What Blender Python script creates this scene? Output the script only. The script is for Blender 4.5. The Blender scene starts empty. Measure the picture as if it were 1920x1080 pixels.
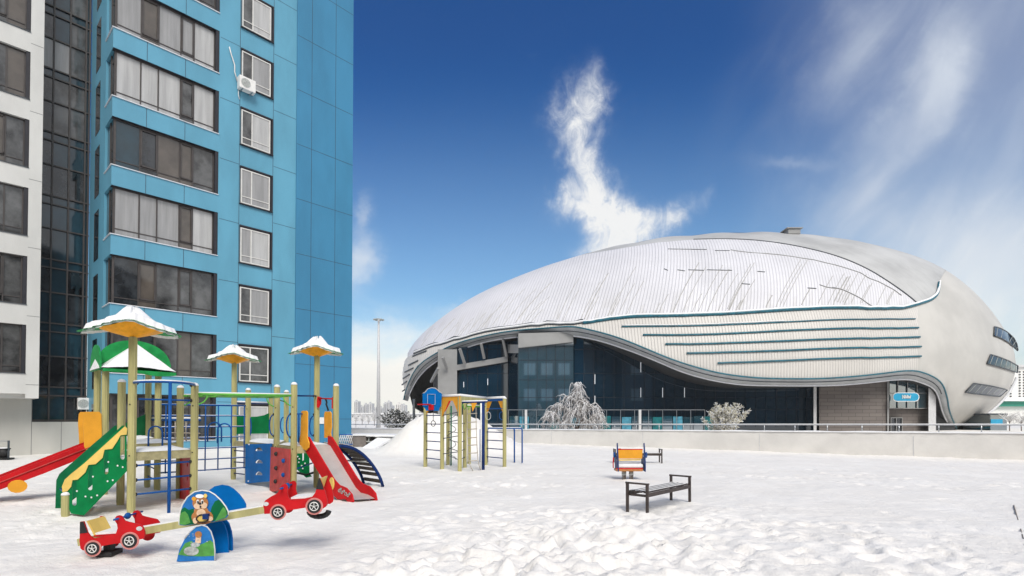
import bpy, math, random
import numpy as np
from mathutils import Vector, noise
from mathutils.geometry import tessellate_polygon
R = math.radians
sc = bpy.context.scene
# ------------------------------------------------------------------ camera
F = 1000.0; HZ = 785.0; EYE = 1.65; PITCH = R(1.0)
cam = bpy.data.cameras.new("camera"); co = bpy.data.objects.new("camera", cam)
sc.collection.objects.link(co); sc.camera = co
co.location = (0, 0, EYE); co.rotation_euler = (R(90) + PITCH, 0, 0)
cam.sensor_width = 36; cam.lens = 36 * F / 1920
CY = HZ - F * math.tan(PITCH)
cam.shift_y = (CY - 540) / 1920
cam.clip_start = 0.05; cam.clip_end = 9000
sc.render.resolution_x = 1024; sc.render.resolution_y = 576
sc.view_settings.view_transform = 'Standard'; sc.view_settings.look = 'None'
sc.view_settings.exposure = 0.31
# ------------------------------------------------------------------ sun
SUN_AZ = R(165); SUN_EL = R(44)      # compass bearing from +Y, clockwise: behind the camera, to the right
sl = bpy.data.lights.new("sun", 'SUN'); so = bpy.data.objects.new("sun", sl)
sc.collection.objects.link(so)
sl.energy = 2.35; sl.angle = R(26); sl.color = (1.0, 0.955, 0.90)
sd = Vector((math.sin(SUN_AZ) * math.cos(SUN_EL), math.cos(SUN_AZ) * math.cos(SUN_EL), math.sin(SUN_EL)))
so.rotation_euler = sd.to_track_quat('Z', 'Y').to_euler()
# ------------------------------------------------------------------ world: sky with thin clouds
W = bpy.data.worlds.new("World"); sc.world = W; W.use_nodes = True
nt = W.node_tree; nt.nodes.clear()
class N:
    """tiny node maths helper"""
    def __init__(s, tree): s.t = tree
    def val(s, n, i, v):
        if isinstance(v, (int, float, tuple, list)): n.inputs[i].default_value = v
        else: s.t.links.new(v, n.inputs[i])
    def m(s, op, a, b=0.0, c=None, clamp=False):
        n = s.t.nodes.new('ShaderNodeMath'); n.operation = op; n.use_clamp = clamp
        s.val(n, 0, a); s.val(n, 1, b)
        if c is not None: s.val(n, 2, c)
        return n.outputs[0]
    def comb(s, x, y, z=0.0):
        n = s.t.nodes.new('ShaderNodeCombineXYZ'); s.val(n, 0, x); s.val(n, 1, y); s.val(n, 2, z); return n.outputs[0]
    def noise(s, v, scale, detail=6, rough=.55, dist=0.0, col=False):
        n = s.t.nodes.new('ShaderNodeTexNoise'); s.val(n, 'Vector', v)
        n.inputs['Scale'].default_value = scale; n.inputs['Detail'].default_value = detail
        n.inputs['Roughness'].default_value = rough; n.inputs['Distortion'].default_value = dist
        return n.outputs['Color' if col else 'Fac']
    def ss(s, v, a, b):
        n = s.t.nodes.new('ShaderNodeMapRange'); n.interpolation_type = 'SMOOTHSTEP'
        s.val(n, 'Value', v); n.inputs['From Min'].default_value = a; n.inputs['From Max'].default_value = b
        return n.outputs[0]
    def mix(s, f, a, b, blend='MIX'):
        n = s.t.nodes.new('ShaderNodeMix'); n.data_type = 'RGBA'; n.blend_type = blend
        s.val(n, 0, f); s.val(n, 6, a); s.val(n, 7, b); return n.outputs[2]
w = N(nt)
sky = nt.nodes.new('ShaderNodeTexSky'); sky.sky_type = 'NISHITA'; sky.sun_disc = False
sky.sun_elevation = SUN_EL; sky.sun_rotation = SUN_AZ
sky.air_density = 1.0; sky.dust_density = 0.6; sky.ozone_density = 3.0
geo = nt.nodes.new('ShaderNodeTexCoord'); sep = nt.nodes.new('ShaderNodeSeparateXYZ')
nt.links.new(geo.outputs['Generated'], sep.inputs[0])
dx, dy, dz = sep.outputs
dyc = w.m('MAXIMUM', w.m('ABSOLUTE', dy), 0.15)
U = w.m('DIVIDE', dx, dyc); V = w.m('DIVIDE', dz, dyc)      # tangent coordinates about the northern horizon
uv = w.comb(U, V)
# saturate the clear sky a little (dry winter air)
hs = nt.nodes.new('ShaderNodeHueSaturation'); hs.inputs['Saturation'].default_value = 1.4
hs.inputs['Value'].default_value = 1.0
nt.links.new(sky.outputs[0], hs.inputs['Color'])
skyS = w.mix(1.0, hs.outputs[0], (0.100, 0.122, 0.112, 1), 'MULTIPLY')
# deepen with elevation
deep = w.ss(V, 0.12, 0.75)
sky2 = w.mix(deep, skyS, w.mix(1.0, skyS, (0.10, 0.50, 0.74, 1), 'MULTIPLY'))
sky2 = w.mix(w.m('MULTIPLY', w.ss(V, .68, .10), .19), sky2, (0.70, 0.74, 0.80, 1))
wn = w.noise(uv, 3.2, 6, .6, 0.3, True)
wsep = nt.nodes.new('ShaderNodeSeparateColor'); nt.links.new(wn, wsep.inputs[0])
wU = w.m('ADD', U, w.m('MULTIPLY', w.m('SUBTRACT', wsep.outputs[0], .5), .17))
wV = w.m('ADD', V, w.m('MULTIPLY', w.m('SUBTRACT', wsep.outputs[1], .5), .13))
wn2 = w.noise(uv, 14, 5, .65, 0.2, True)
wsep2 = nt.nodes.new('ShaderNodeSeparateColor'); nt.links.new(wn2, wsep2.inputs[0])
wU = w.m('ADD', wU, w.m('MULTIPLY', w.m('SUBTRACT', wsep2.outputs[0], .5), .07))
wV = w.m('ADD', wV, w.m('MULTIPLY', w.m('SUBTRACT', wsep2.outputs[1], .5), .07))
def puff(x, y, rx, ry, amp):
    """soft lobe round a direction; x, y are tangents * 1000 from the horizon point"""
    a = w.m('DIVIDE', w.m('SUBTRACT', wU, x / 1000), rx / 1000)
    b = w.m('DIVIDE', w.m('SUBTRACT', wV, y / 1000), ry / 1000)
    d = w.m('ADD', w.m('MULTIPLY', a, a), w.m('MULTIPLY', b, b))
    return w.m('MULTIPLY', w.m('EXPONENT', w.m('MULTIPLY', d, -1.0)), amp)
acc = None
for q in [(150, 668, 22, 30, .35), (124, 610, 42, 52, .85), (112, 560, 38, 48, .85), (150, 600, 25, 50, .5), (124, 505, 36, 48, .9), (150, 455, 32, 45, 1.1),
          (165, 410, 38, 35, 1.1), (112, 420, 26, 30, .8), (140, 385, 45, 32, .9), (195, 370, 45, 36, 1.2), (212, 330, 52, 40, 1.3), (255, 372, 40, 24, 1.0),
          (292, 392, 44, 22, .7), (335, 420, 34, 20, .35), (200, 295, 60, 32, 1.2), (98, 448, 14, 32, .5)]:
    p = puff(*q); acc = p if acc is None else w.m('ADD', acc, p)
n1 = w.noise(w.comb(w.m('MULTIPLY', U, 1.7), V), 15, 9, .68, 1.2)
c1 = w.m('ADD', w.m('MULTIPLY', acc, .24), w.m('MULTIPLY', w.m('MULTIPLY', acc, w.m('ADD', w.m('MULTIPLY', n1, 2.3), -.62)), .52), clamp=True)
c1 = w.ss(c1, 0.0, 1.0)
# long wisps on the right, running up and to the right
cs, sn = math.cos(R(56)), math.sin(R(56))
ru = w.m('ADD', w.m('MULTIPLY', U, cs), w.m('MULTIPLY', V, sn))
rv = w.m('SUBTRACT', w.m('MULTIPLY', V, cs), w.m('MULTIPLY', U, sn))
st = w.noise(w.comb(w.m('MULTIPLY', ru, .9), w.m('MULTIPLY', rv, 3.0)), 2.6, 7, .52, .55)
rightm = w.ss(U, .30, .72)
c2 = w.m('MULTIPLY', w.ss(st, .42, .80), rightm)
acc2 = None
for q in [(830, 690, 55, 70, .40), (790, 610, 50, 80, .42), (740, 540, 50, 60, .38), (650, 720, 60, 80, .30), (600, 640, 60, 60, .22), (680, 470, 60, 60, .30),
          (540, 490, 70, 14, .25), (620, 400, 90, 50, .2), (920, 330, 230, 90, .6), (860, 220, 240, 80, .45)]:
    p = puff(*q); acc2 = p if acc2 is None else w.m('ADD', acc2, p)
c2 = w.m('ADD', w.m('MULTIPLY', c2, .22), w.m('MULTIPLY', acc2, w.m('ADD', .12, w.m('MULTIPLY', st, 1.1))), clamp=True)
c2 = w.m('ADD', c2, w.m('MULTIPLY', w.ss(U, .38, .95), .34), clamp=True)
# low bank at the horizon and small puffs beside the tower
low = w.noise(w.comb(U, w.m('MULTIPLY', V, 2.6)), 4.5, 6, .55, .6)
lowm = w.m('ADD', w.ss(V, .30, -.02), w.m('MULTIPLY', w.m('SUBTRACT', low, .5), 1.0))
c3 = w.m('MULTIPLY', w.ss(lowm, .15, .95), .85)
acc3 = None
for q in [(-285, 290, 28, 40, .6), (-290, 375, 16, 30, .35), (-200, 160, 170, 22, .35), (-100, 205, 60, 18, .3), (-150, 90, 170, 40, .4), (-260, 120, 60, 60, .3)]:
    p = puff(*q); acc3 = p if acc3 is None else w.m('ADD', acc3, p)
c3 = w.m('ADD', c3, acc3, clamp=True)
# everywhere else (behind the viewer): a thin high overcast, added and brightened as fill light
back = w.m('MULTIPLY', w.ss(dy, .05, -.25), w.m('ADD', .55, w.m('MULTIPLY', low, .5)), clamp=True)
call = w.m('MAXIMUM', w.m('MAXIMUM', c1, c2), w.m('MAXIMUM', c3, back))
lowc = w.mix(w.ss(V, .02, .55), (0.98, 0.94, 0.86, 1), (0.58, 0.63, 0.70, 1))
cloudc = w.mix(c1, lowc, (0.78, 0.78, 0.77, 1))
cloudc = w.mix(w.ss(dy, .05, -.25), cloudc, (1.0, .97, .92, 1))
skyc = w.mix(w.m('MULTIPLY', call, .96), sky2, cloudc)
bg = nt.nodes.new('ShaderNodeBackground'); nt.links.new(skyc, bg.inputs['Color']); bg.inputs['Strength'].default_value = 1.0
wo = nt.nodes.new('ShaderNodeOutputWorld'); nt.links.new(bg.outputs[0], wo.inputs['Surface'])

# ------------------------------------------------------------------ materials
def mat(name, col, rough=.6, var=.12, scale=6.0, bump=0.0, bscale=None, metal=0.0, spec=.5, stretch=(1, 1, 1), ior=None, col2=None, coat=0):
    m = bpy.data.materials.new(name); m.use_nodes = True; t = m.node_tree; p = t.nodes['Principled BSDF']
    p.inputs['Roughness'].default_value = rough; p.inputs['Metallic'].default_value = metal
    p.inputs['Specular IOR Level'].default_value = spec
    if ior: p.inputs['IOR'].default_value = ior
    if coat: p.inputs['Coat Weight'].default_value = coat
    h = N(t); tc = t.nodes.new('ShaderNodeTexCoord'); mp = t.nodes.new('ShaderNodeMapping')
    mp.inputs['Scale'].default_value = stretch; t.links.new(tc.outputs['Object'], mp.inputs[0])
    v = mp.outputs[0]
    n = h.noise(v, scale, 5, .6)
    a = tuple(c * (1 - var) for c in col) + (1,); b = tuple(min(1, c * (1 + var)) for c in (col2 or col)) + (1,)
    t.links.new(h.mix(h.ss(n, .3, .7), a, b), p.inputs['Base Color'])
    if bump:
        bn = t.nodes.new('ShaderNodeBump'); bn.inputs['Strength'].default_value = 1.0; bn.inputs['Distance'].default_value = bump
        t.links.new(h.noise(v, bscale or scale * 3, 6, .6), bn.inputs['Height']); t.links.new(bn.outputs[0], p.inputs['Normal'])
    return m
M = {}
M['wood'] = mat('pale_timber', (.42, .385, .165), .6, .17, 9, .002, 20, stretch=(1, 1, .12))
M['deckwood'] = mat('deck_timber', (.36, .32, .17), .7, .2, 8, .002)
M['blue'] = mat('blue_paint', (.012, .085, .30), .35, .12, 5, spec=.08)
M['navy'] = mat('navy_paint', (.012, .035, .14), .4, .15, 5, spec=.08)
M['panelblue'] = mat('blue_board', (.002, .135, .43), .45, .12, 3, spec=.05)
M['green'] = mat('green_board', (.004, .17, .05), .38, .18, 3, spec=.08)
M['dgreen'] = mat('dark_green_board', (.006, .13, .05), .4, .18, 3, spec=.08)
M['lgreen'] = mat('light_green_paint', (.13, .42, .07), .35, .1, 5, spec=.08)
M['roofgreen'] = mat('green_canopy_board', (.02, .27, .07), .4, .22, 4, spec=.08)
M['red'] = mat('red_board', (.50, .014, .018), .35, .14, 3, spec=.08)
M['redpanel'] = mat('faded_red_board', (.46, .065, .06), .45, .2, 4, spec=.08)
M['yellow'] = mat('yellow_board', (.72, .33, .035), .4, .1, 3, spec=.08)
M['paleyellow'] = mat('pale_yellow_board', (.74, .52, .14), .4, .12, 3, spec=.08)
M['orange'] = mat('orange_board', (.86, .38, .03), .4, .14, 8, spec=.08)
M['black'] = mat('black_rubber', (.012, .012, .013), .6, .2, 8)
M['bench'] = mat('dark_brown_wood', (.045, .032, .028), .55, .3, 8, .001, stretch=(1, 1, 1))
M['steel'] = mat('steel', (.45, .46, .47), .32, .1, 5, metal=.85)
M['slidesteel'] = mat('slide_steel', (.55, .53, .50), .42, .08, 3, metal=.35)
M['white'] = mat('white_paint', (.76, .75, .72), .45, .06, 5)
M['rope'] = mat('rope', (.45, .40, .33), .8, .15, 12)
M['darkrope'] = mat('dark_rope', (.06, .07, .09), .8, .15, 12)
M['board'] = mat('weathered_plank', (.085, .065, .045), .7, .35, 10, .002)
M['pink'] = mat('wheel_arch_paint', (.60, .22, .20), .5, .12, 6)
M['ltgrey'] = mat('light_grey_paint', (.55, .55, .55), .5, .1, 6)
M['brownfur'] = mat('brown_paint', (.42, .17, .05), .5, .15, 14)
M['cream'] = mat('cream_paint', (.72, .50, .33), .5, .12, 14)
M['leafgreen'] = mat('leaf_green_paint', (.07, .28, .05), .5, .2, 14)
M['skyblue'] = mat('sky_blue_paint', (.025, .16, .44), .45, .15, 12, spec=.08)
M['scratch'] = mat('scratched_paint', (.42, .45, .45), .6, .3, 40)
M['rock'] = mat('painted_grey', (.36, .38, .36), .6, .35, 25)
M['tealglass'] = mat('teal_glass', (.004, .042, .062), .03, .3, .25, spec=1, ior=2.3)
M['navyglass'] = mat('navy_glass', (.005, .019, .034), .03, .3, .25, spec=.8, ior=1.6)
M['stone'] = mat('stone', (.15, .135, .12), .8, .2, .6, .004, 6)
M['conc'] = mat('concrete', (.68, .66, .625), .85, .08, .7, .006, 9)
M['darkconc'] = mat('dark_concrete', (.16, .14, .125), .85, .25, 2, .006, 9)
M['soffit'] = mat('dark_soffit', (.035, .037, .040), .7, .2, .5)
M['beamgrey'] = mat('grey_cladding', (.27, .27, .265), .6, .1, .4)
M['fascia'] = mat('silver_fascia', (.40, .415, .425), .42, .12, .7, metal=.35)
M['teal'] = mat('teal_trim', (.008, .115, .16), .4, .3, 3)
M['darktrim'] = mat('dark_gutter', (.05, .06, .07), .5, .3, 3)
M['paleteal'] = mat('pale_teal_glass', (.06, .22, .30), .15, .3, 2); M['greenteal'] = mat('green_teal_glass', (.01, .12, .13), .15, .3, 2); M['seamlight'] = mat('bare_roof_seam', (.40, .39, .37), .5, .1, 2)
M['signblue'] = mat('sign_blue', (.02, .30, .50), .35, .1, 2)
M['bark'] = mat('bark', (.14, .10, .08), .9, .3, 8)
M['frost'] = mat('hoar_frost', (.76, .74, .72), .9, .16, 4, col2=(.84, .84, .84))
M['needle'] = mat('dark_needles', (.045, .052, .04), .8, .4, 3)
M['frostneedle'] = mat('frosted_needles', (.50, .47, .34), .85, .4, 5, col2=(.66, .63, .52))
M['joint'] = mat('panel_joint', (.035, .075, .11), .7, .1, 3)
M['greyjoint'] = mat('grey_joint', (.20, .20, .20), .7, .1, 3)
M['frame'] = mat('brown_window_frame', (.055, .047, .044), .45, .15, 4)
M['pvc'] = mat('white_window_frame', (.62, .61, .58), .4, .08, 4)
M['reveal'] = mat('dark_reveal', (.014, .014, .02), .6, .2, 2)
M['silver'] = mat('sill_metal', (.68, .69, .72), .4, .08, 4)
def glass(name, col, var=.25, rough=.04):
    cur = sum(col) > .6 
    return mat(name, col, rough, var if not cur else .14, 1.4 if not cur else 5.0, spec=.8, ior=1.5, stretch=(1, 1, .9) if not cur else (1, 1, .07))  # colour noise paints mottled reflections on dark panes, folds on curtained ones
M['g_dark'] = glass('dark_glass', (.020, .023, .026), .9); M['g_blue'] = glass('blue_glass', (.012, .035, .05))
M['g_brown'] = glass('brown_blind_glass', (.085, .072, .06)); M['g_cur'] = glass('curtained_glass', (.27, .27, .27), .14)
M['g_cur2'] = glass('net_curtain_glass', (.40, .40, .395), .14); M['g_mid'] = glass('dim_glass', (.065, .066, .066), .75)
def panelmat(name, col, var=.06):
    m = mat(name, col, .42, var * 1.5, .55, spec=.4, stretch=(1, 1, .35)); return m
M['bluewall'] = panelmat('blue_facade_panels', (.108, .322, .450))
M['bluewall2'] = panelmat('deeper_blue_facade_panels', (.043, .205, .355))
M['whitewall'] = panelmat('white_facade_panels', (.60, .595, .57))
M['greywall'] = panelmat('light_grey_facade_panels', (.50, .49, .455))
def ribbed(name, col, period, depth, axis=(1, 0, 0), dark=.8, rough=.5, var=.06, blotch=0.0, streak=0.0):
    m = bpy.data.materials.new(name); m.use_nodes = True; t = m.node_tree; p = t.nodes['Principled BSDF']; h = N(t)
    tc = t.nodes.new('ShaderNodeTexCoord'); d = t.nodes.new('ShaderNodeVectorMath'); d.operation = 'DOT_PRODUCT'
    t.links.new(tc.outputs['Object'], d.inputs[0]); d.inputs[1].default_value = axis
    x = h.m('DIVIDE', d.outputs['Value'], period); fr = h.m('FRACT', x)
    rib = h.ss(h.m('ABSOLUTE', h.m('SUBTRACT', fr, .5)), .30, .48)
    n = h.noise(tc.outputs['Object'], .16, 6, .6)
    base = h.mix(h.ss(n, .3, .7), tuple(c * (1 - var) for c in col) + (1,), tuple(min(1, c * (1 + var)) for c in col) + (1,))
    if streak:      # bare sheet showing where the snow has slid off between ribs
        cell = h.m('FLOOR', h.m('DIVIDE', x, 1.0))
        sp = t.nodes.new('ShaderNodeSeparateXYZ'); t.links.new(tc.outputs['Object'], sp.inputs[0])
        k = h.noise(h.comb(h.m('MULTIPLY', cell, .37), h.m('MULTIPLY', sp.outputs[2], .10), 0.0), 1.6, 3, .5)
        zm = h.ss(sp.outputs[2], 17.5, 12.0)
        k2 = h.m('MULTIPLY', h.ss(k, .56, .60), zm)
        base = h.mix(h.m('MULTIPLY', k2, streak), base, (.48, .465, .43, 1))
    t.links.new(h.mix(h.m('MULTIPLY', rib, 1 - dark), base, (.12, .12, .12, 1)), p.inputs['Base Color'])
    p.inputs['Roughness'].default_value = rough
    b = t.nodes.new('ShaderNodeBump'); b.inputs['Strength'].default_value = 1; b.inputs['Distance'].default_value = depth
    t.links.new(h.m('SUBTRACT', 1.0, rib), b.inputs['Height']); t.links.new(b.outputs[0], p.inputs['Normal'])
    return m
M['cladding'] = ribbed('ribbed_cream_cladding', (.60, .575, .535), .32, .04, dark=.86)
M['roof'] = ribbed('snow_dusted_ribbed_roof', (.66, .655, .68), .36, .04, axis=(1, 0, -.36), dark=.86, streak=.42)
M['shellgrey'] = ribbed('grey_shell_cladding', (.45, .45, .44), .9, .02, axis=(.5, .8, 0), dark=.97, var=.16)
def snowmat():
    m = bpy.data.materials.new('snow'); m.use_nodes = True; t = m.node_tree; p = t.nodes['Principled BSDF']; h = N(t)
    tc = t.nodes.new('ShaderNodeTexCoord'); v = tc.outputs['Object']
    n = h.noise(v, .7, 7, .65); n2 = h.noise(v, 9, 5, .6)
    c = h.mix(h.ss(n, .35, .7), (.80, .77, .73, 1), (.86, .835, .80, 1))
    dirt = h.m('MULTIPLY', h.ss(n2, .64, .76), .22)
    t.links.new(h.mix(dirt, c, (.50, .48, .45, 1)), p.inputs['Base Color'])
    p.inputs['Roughness'].default_value = .75; p.inputs['Specular IOR Level'].default_value = .25
    b = t.nodes.new('ShaderNodeBump'); b.inputs['Strength'].default_value = 1; b.inputs['Distance'].default_value = .024
    hh = h.m('ADD', h.m('MULTIPLY', h.noise(v, 7, 5, .6), .9), h.m('MULTIPLY', h.noise(v, 28, 4, .6), .3))
    t.links.new(hh, b.inputs['Height']); t.links.new(b.outputs[0], p.inputs['Normal'])
    return m
M['snow'] = snowmat()
M['cap'] = mat('fresh_snow', (.80, .80, .80), .8, .04, 10, .006, 25)

# ------------------------------------------------------------------ geometry helpers
def V3(*a): return Vector(a)
def ray(x, y):
    u = (x - 960) / F; v = -(y - CY) / F; c, s = math.cos(PITCH), math.sin(PITCH)
    return Vector((u, c - v * s, s + v * c))
def P(x, y, Y):                      # the point at world depth Y seen at photograph pixel x, y
    d = ray(x, y); k = Y / d.y; return Vector((d.x * k, Y, EYE + d.z * k))
def G(x, y, z=0.0):                  # the point on the ground seen at x, y
    d = ray(x, y); k = (z - EYE) / d.z; return Vector((d.x * k, d.y * k, z))
def onplane(p0, d, x, y):            # the point on the vertical plane through p0 along d
    n = Vector((-d.y, d.x, 0)); r = ray(x, y); e = Vector((0, 0, EYE))
    k = (Vector((p0.x, p0.y, 0)) - Vector((0, 0, 0))).dot(n) / r.dot(n); return e + r * k
def yz(x, y, Y): return P(x, y, Y).z
class MB:
    def __init__(s): s.v = []; s.f = []; s.m = []; s.sm = []
    def add(s, vs, fs, mi=0, smooth=False):
        o = len(s.v); s.v += [tuple(q) for q in vs]; s.f += [tuple(i + o for i in f) for f in fs]
        s.m += [mi] * len(fs); s.sm += [smooth] * len(fs); return s
    def obox(s, c, a, b, e, mi=0):       # centre and three half-axis vectors
        c = Vector(c); vs = [c + a * i + b * j + e * k for i in (-1, 1) for j in (-1, 1) for k in (-1, 1)]
        return s.add(vs, [(0, 1, 3, 2), (4, 6, 7, 5), (0, 4, 5, 1), (2, 3, 7, 6), (0, 2, 6, 4), (1, 5, 7, 3)], mi)
    def box(s, c, sx, sy, sz, mi=0): return s.obox(c, V3(sx / 2, 0, 0), V3(0, sy / 2, 0), V3(0, 0, sz / 2), mi)
    def beam(s, p, q, w_, h_, mi=0, up=V3(0, 0, 1)):
        p, q = Vector(p), Vector(q); d = (q - p); L = d.length; d = d / L; a = d.cross(up)
        a = a.normalized() if a.length > 1e-4 else V3(1, 0, 0); b = a.cross(d)
        return s.obox((p + q) / 2, d * L / 2, a * w_ / 2, b * h_ / 2, mi)
    def tube(s, pts, r, seg=7, mi=0, closed=False, r2=None):
        pts = [Vector(p) for p in pts]; n = len(pts); vs = []; fs = []
        prev = None
        for i, p in enumerate(pts):
            if closed: d = pts[(i + 1) % n] - pts[i - 1]
            else: d = pts[min(i + 1, n - 1)] - pts[max(i - 1, 0)]
            d = d.normalized() if d.length > 1e-9 else V3(0, 0, 1)
            if prev is None: a = d.cross(V3(0, 0, 1) if abs(d.z) < .9 else V3(1, 0, 0)).normalized()
            else:
                a = prev - d * prev.dot(d); a = a.normalized() if a.length > 1e-6 else d.orthogonal().normalized()
            prev = a; b = d.cross(a); rr = r if r2 is None else r + (r2 - r) * i / (n - 1)
            for k in range(seg):
                t = 2 * math.pi * k / seg; vs.append(p + a * math.cos(t) * rr + b * math.sin(t) * rr)
        m_ = n if closed else n - 1
        for i in range(m_):
            for k in range(seg):
                j = (i + 1) % n; fs.append((i * seg + k, i * seg + (k + 1) % seg, j * seg + (k + 1) % seg, j * seg + k))
        if not closed: fs += [tuple(range(seg))[::-1], tuple((n - 1) * seg + k for k in range(seg))]
        return s.add(vs, fs, mi, True)
    def prism(s, pts, vec, mi=0, holes=()):
        vec = Vector(vec); loops = [[Vector(p) for p in pts]] + [[Vector(p) for p in h] for h in holes]
        tri = tessellate_polygon(loops); fl = [p for l in loops for p in l]; n = len(fl)
        vs = fl + [p + vec for p in fl]; fs = [tuple(t) for t in tri] + [tuple(i + n for i in t[::-1]) for t in tri]
        o = 0
        for l in loops:
            k = len(l); fs += [(o + i, o + (i + 1) % k, o + (i + 1) % k + n, o + i + n) for i in range(k)]; o += k
        return s.add(vs, fs, mi)
    def dome(s, c, rx, ry, h, seg=12, rings=4, mi=0, below=.3):
        c = Vector(c); vs = []; fs = []
        for i in range(rings + 1):
            t = math.pi / 2 * i / rings
            for k in range(seg):
                a = 2 * math.pi * k / seg; vs.append(c + V3(math.cos(a) * rx * math.cos(t), math.sin(a) * ry * math.cos(t), h * math.sin(t)))
        for i in range(rings):
            for k in range(seg): fs.append((i * seg + k, i * seg + (k + 1) % seg, (i + 1) * seg + (k + 1) % seg, (i + 1) * seg + k))
        fs.append(tuple(range(seg))[::-1]); return s.add(vs, fs, mi, True)
    def ball(s, c, r, mi=0, seg=8, rings=6, sq=(1, 1, 1)):
        c = Vector(c); vs = [c + V3(0, 0, r * sq[2])]; fs = []
        for i in range(1, rings):
            t = math.pi * i / rings
            for k in range(seg):
                a = 2 * math.pi * k / seg; vs.append(c + V3(math.cos(a) * math.sin(t) * r * sq[0], math.sin(a) * math.sin(t) * r * sq[1], math.cos(t) * r * sq[2]))
        vs.append(c - V3(0, 0, r * sq[2])); e = len(vs) - 1
        for k in range(seg): fs.append((0, 1 + k, 1 + (k + 1) % seg)); fs.append((e, 1 + (rings - 2) * seg + (k + 1) % seg, 1 + (rings - 2) * seg + k))
        for i in range(rings - 2):
            for k in range(seg): fs.append((1 + i * seg + k, 1 + (i + 1) * seg + k, 1 + (i + 1) * seg + (k + 1) % seg, 1 + i * seg + (k + 1) % seg))
        return s.add(vs, fs, mi, True)
    def grid(s, rows, mi=0, smooth=True):
        n = len(rows[0]); vs = [p for r_ in rows for p in r_]
        fs = [(i * n + j, i * n + j + 1, (i + 1) * n + j + 1, (i + 1) * n + j) for i in range(len(rows) - 1) for j in range(n - 1)]
        return s.add(vs, fs, mi, smooth)
    def build(s, name, mats, parent=None, loc=None, bevel=0.0):
        if not isinstance(mats, (list, tuple)): mats = [mats]
        o0 = ORG.get(parent.name, Vector()) if parent else Vector(loc or (0, 0, 0))
        me = bpy.data.meshes.new(name)
        me.from_pydata([(a - o0.x, b - o0.y, c - o0.z) for a, b, c in s.v], [], s.f)
        for m_ in mats: me.materials.append(M[m_] if isinstance(m_, str) else m_)
        me.polygons.foreach_set('material_index', s.m); me.polygons.foreach_set('use_smooth', s.sm)
        me.update()
        o = bpy.data.objects.new(name, me); sc.collection.objects.link(o)
        if parent: o.parent = parent
        else: o.location = o0
        ORG[o.name] = o0
        if bevel:
            b = o.modifiers.new('bevel', 'BEVEL'); b.width = bevel; b.segments = 2; b.limit_method = 'ANGLE'
        return o
ORG = {}
def tag(o, label=None, cat=None, group=None, kind=None):
    if label: o['label'] = label
    if cat: o['category'] = cat
    if group: o['group'] = group
    if kind: o['kind'] = kind
    return o
def thing(name, label, cat, loc=(0, 0, 0), group=None):
    o = bpy.data.objects.new(name, None); sc.collection.objects.link(o); o.location = loc
    o.empty_display_size = .3; ORG[o.name] = Vector(loc); return tag(o, label, cat, group)
def copy_tree(o, parent=None):
    c = o.copy(); sc.collection.objects.link(c); c.parent = parent
    for ch in list(o.children): copy_tree(ch, c)
    return c
rnd = random.Random(7)

# ------------------------------------------------------------------ snow ground: one sheet to the horizon
WA = G(985, 833); WD = (G(1920, 866) - WA); WD.z = 0; WL = WD.length; WD.normalize()   # line of the low wall
WN = Vector((-WD.y, WD.x, 0));  WN = WN if WN.y > 0 else -WN
TERR = 0.20
def _axis(segs):
    out = []
    for a, b, st in segs: out += list(np.arange(a, b, st))
    return np.array(out + [segs[-1][1]])
gx = _axis([(-4000, -500, 500), (-500, -60, 40), (-60, -20, 2), (-20, -10, .2), (-10, -6, .07), (-6, 7, .045), (7, 14, .08), (14, 30, .16), (30, 80, 4), (80, 500, 60), (500, 4500, 500)])
gy = _axis([(-600, -40, 80), (-40, 0, 4), (0, 4, .3), (4, 11, .045), (11, 16, .07), (16, 30, .12), (30, 50, .2), (50, 80, 2), (80, 400, 30), (400, 1000, 100), (1000, 6000, 500)])
XX, YY = np.meshgrid(gx, gy)
rs = np.random.RandomState(3)
TAB = rs.rand(256, 256)
def vnoise(x, y):
    xi = np.floor(x).astype(int); yi = np.floor(y).astype(int); fx = x - xi; fy = y - yi
    fx = fx * fx * (3 - 2 * fx); fy = fy * fy * (3 - 2 * fy)
    g = lambda a, b: TAB[a % 256, b % 256]
    return (g(xi, yi) * (1 - fx) + g(xi + 1, yi) * fx) * (1 - fy) + (g(xi, yi + 1) * (1 - fx) + g(xi + 1, yi + 1) * fx) * fy - .5
def fbm(x, y, o=4):
    s = 0; a = 1
    for i in range(o): s = s + a * vnoise(x * 2 ** i + 17.3 * i, y * 2 ** i + 5.1 * i); a *= .5
    return s
def sst(v, a, b):
    t = np.clip((v - a) / (b - a), 0, 1); return t * t * (3 - 2 * t)
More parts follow.
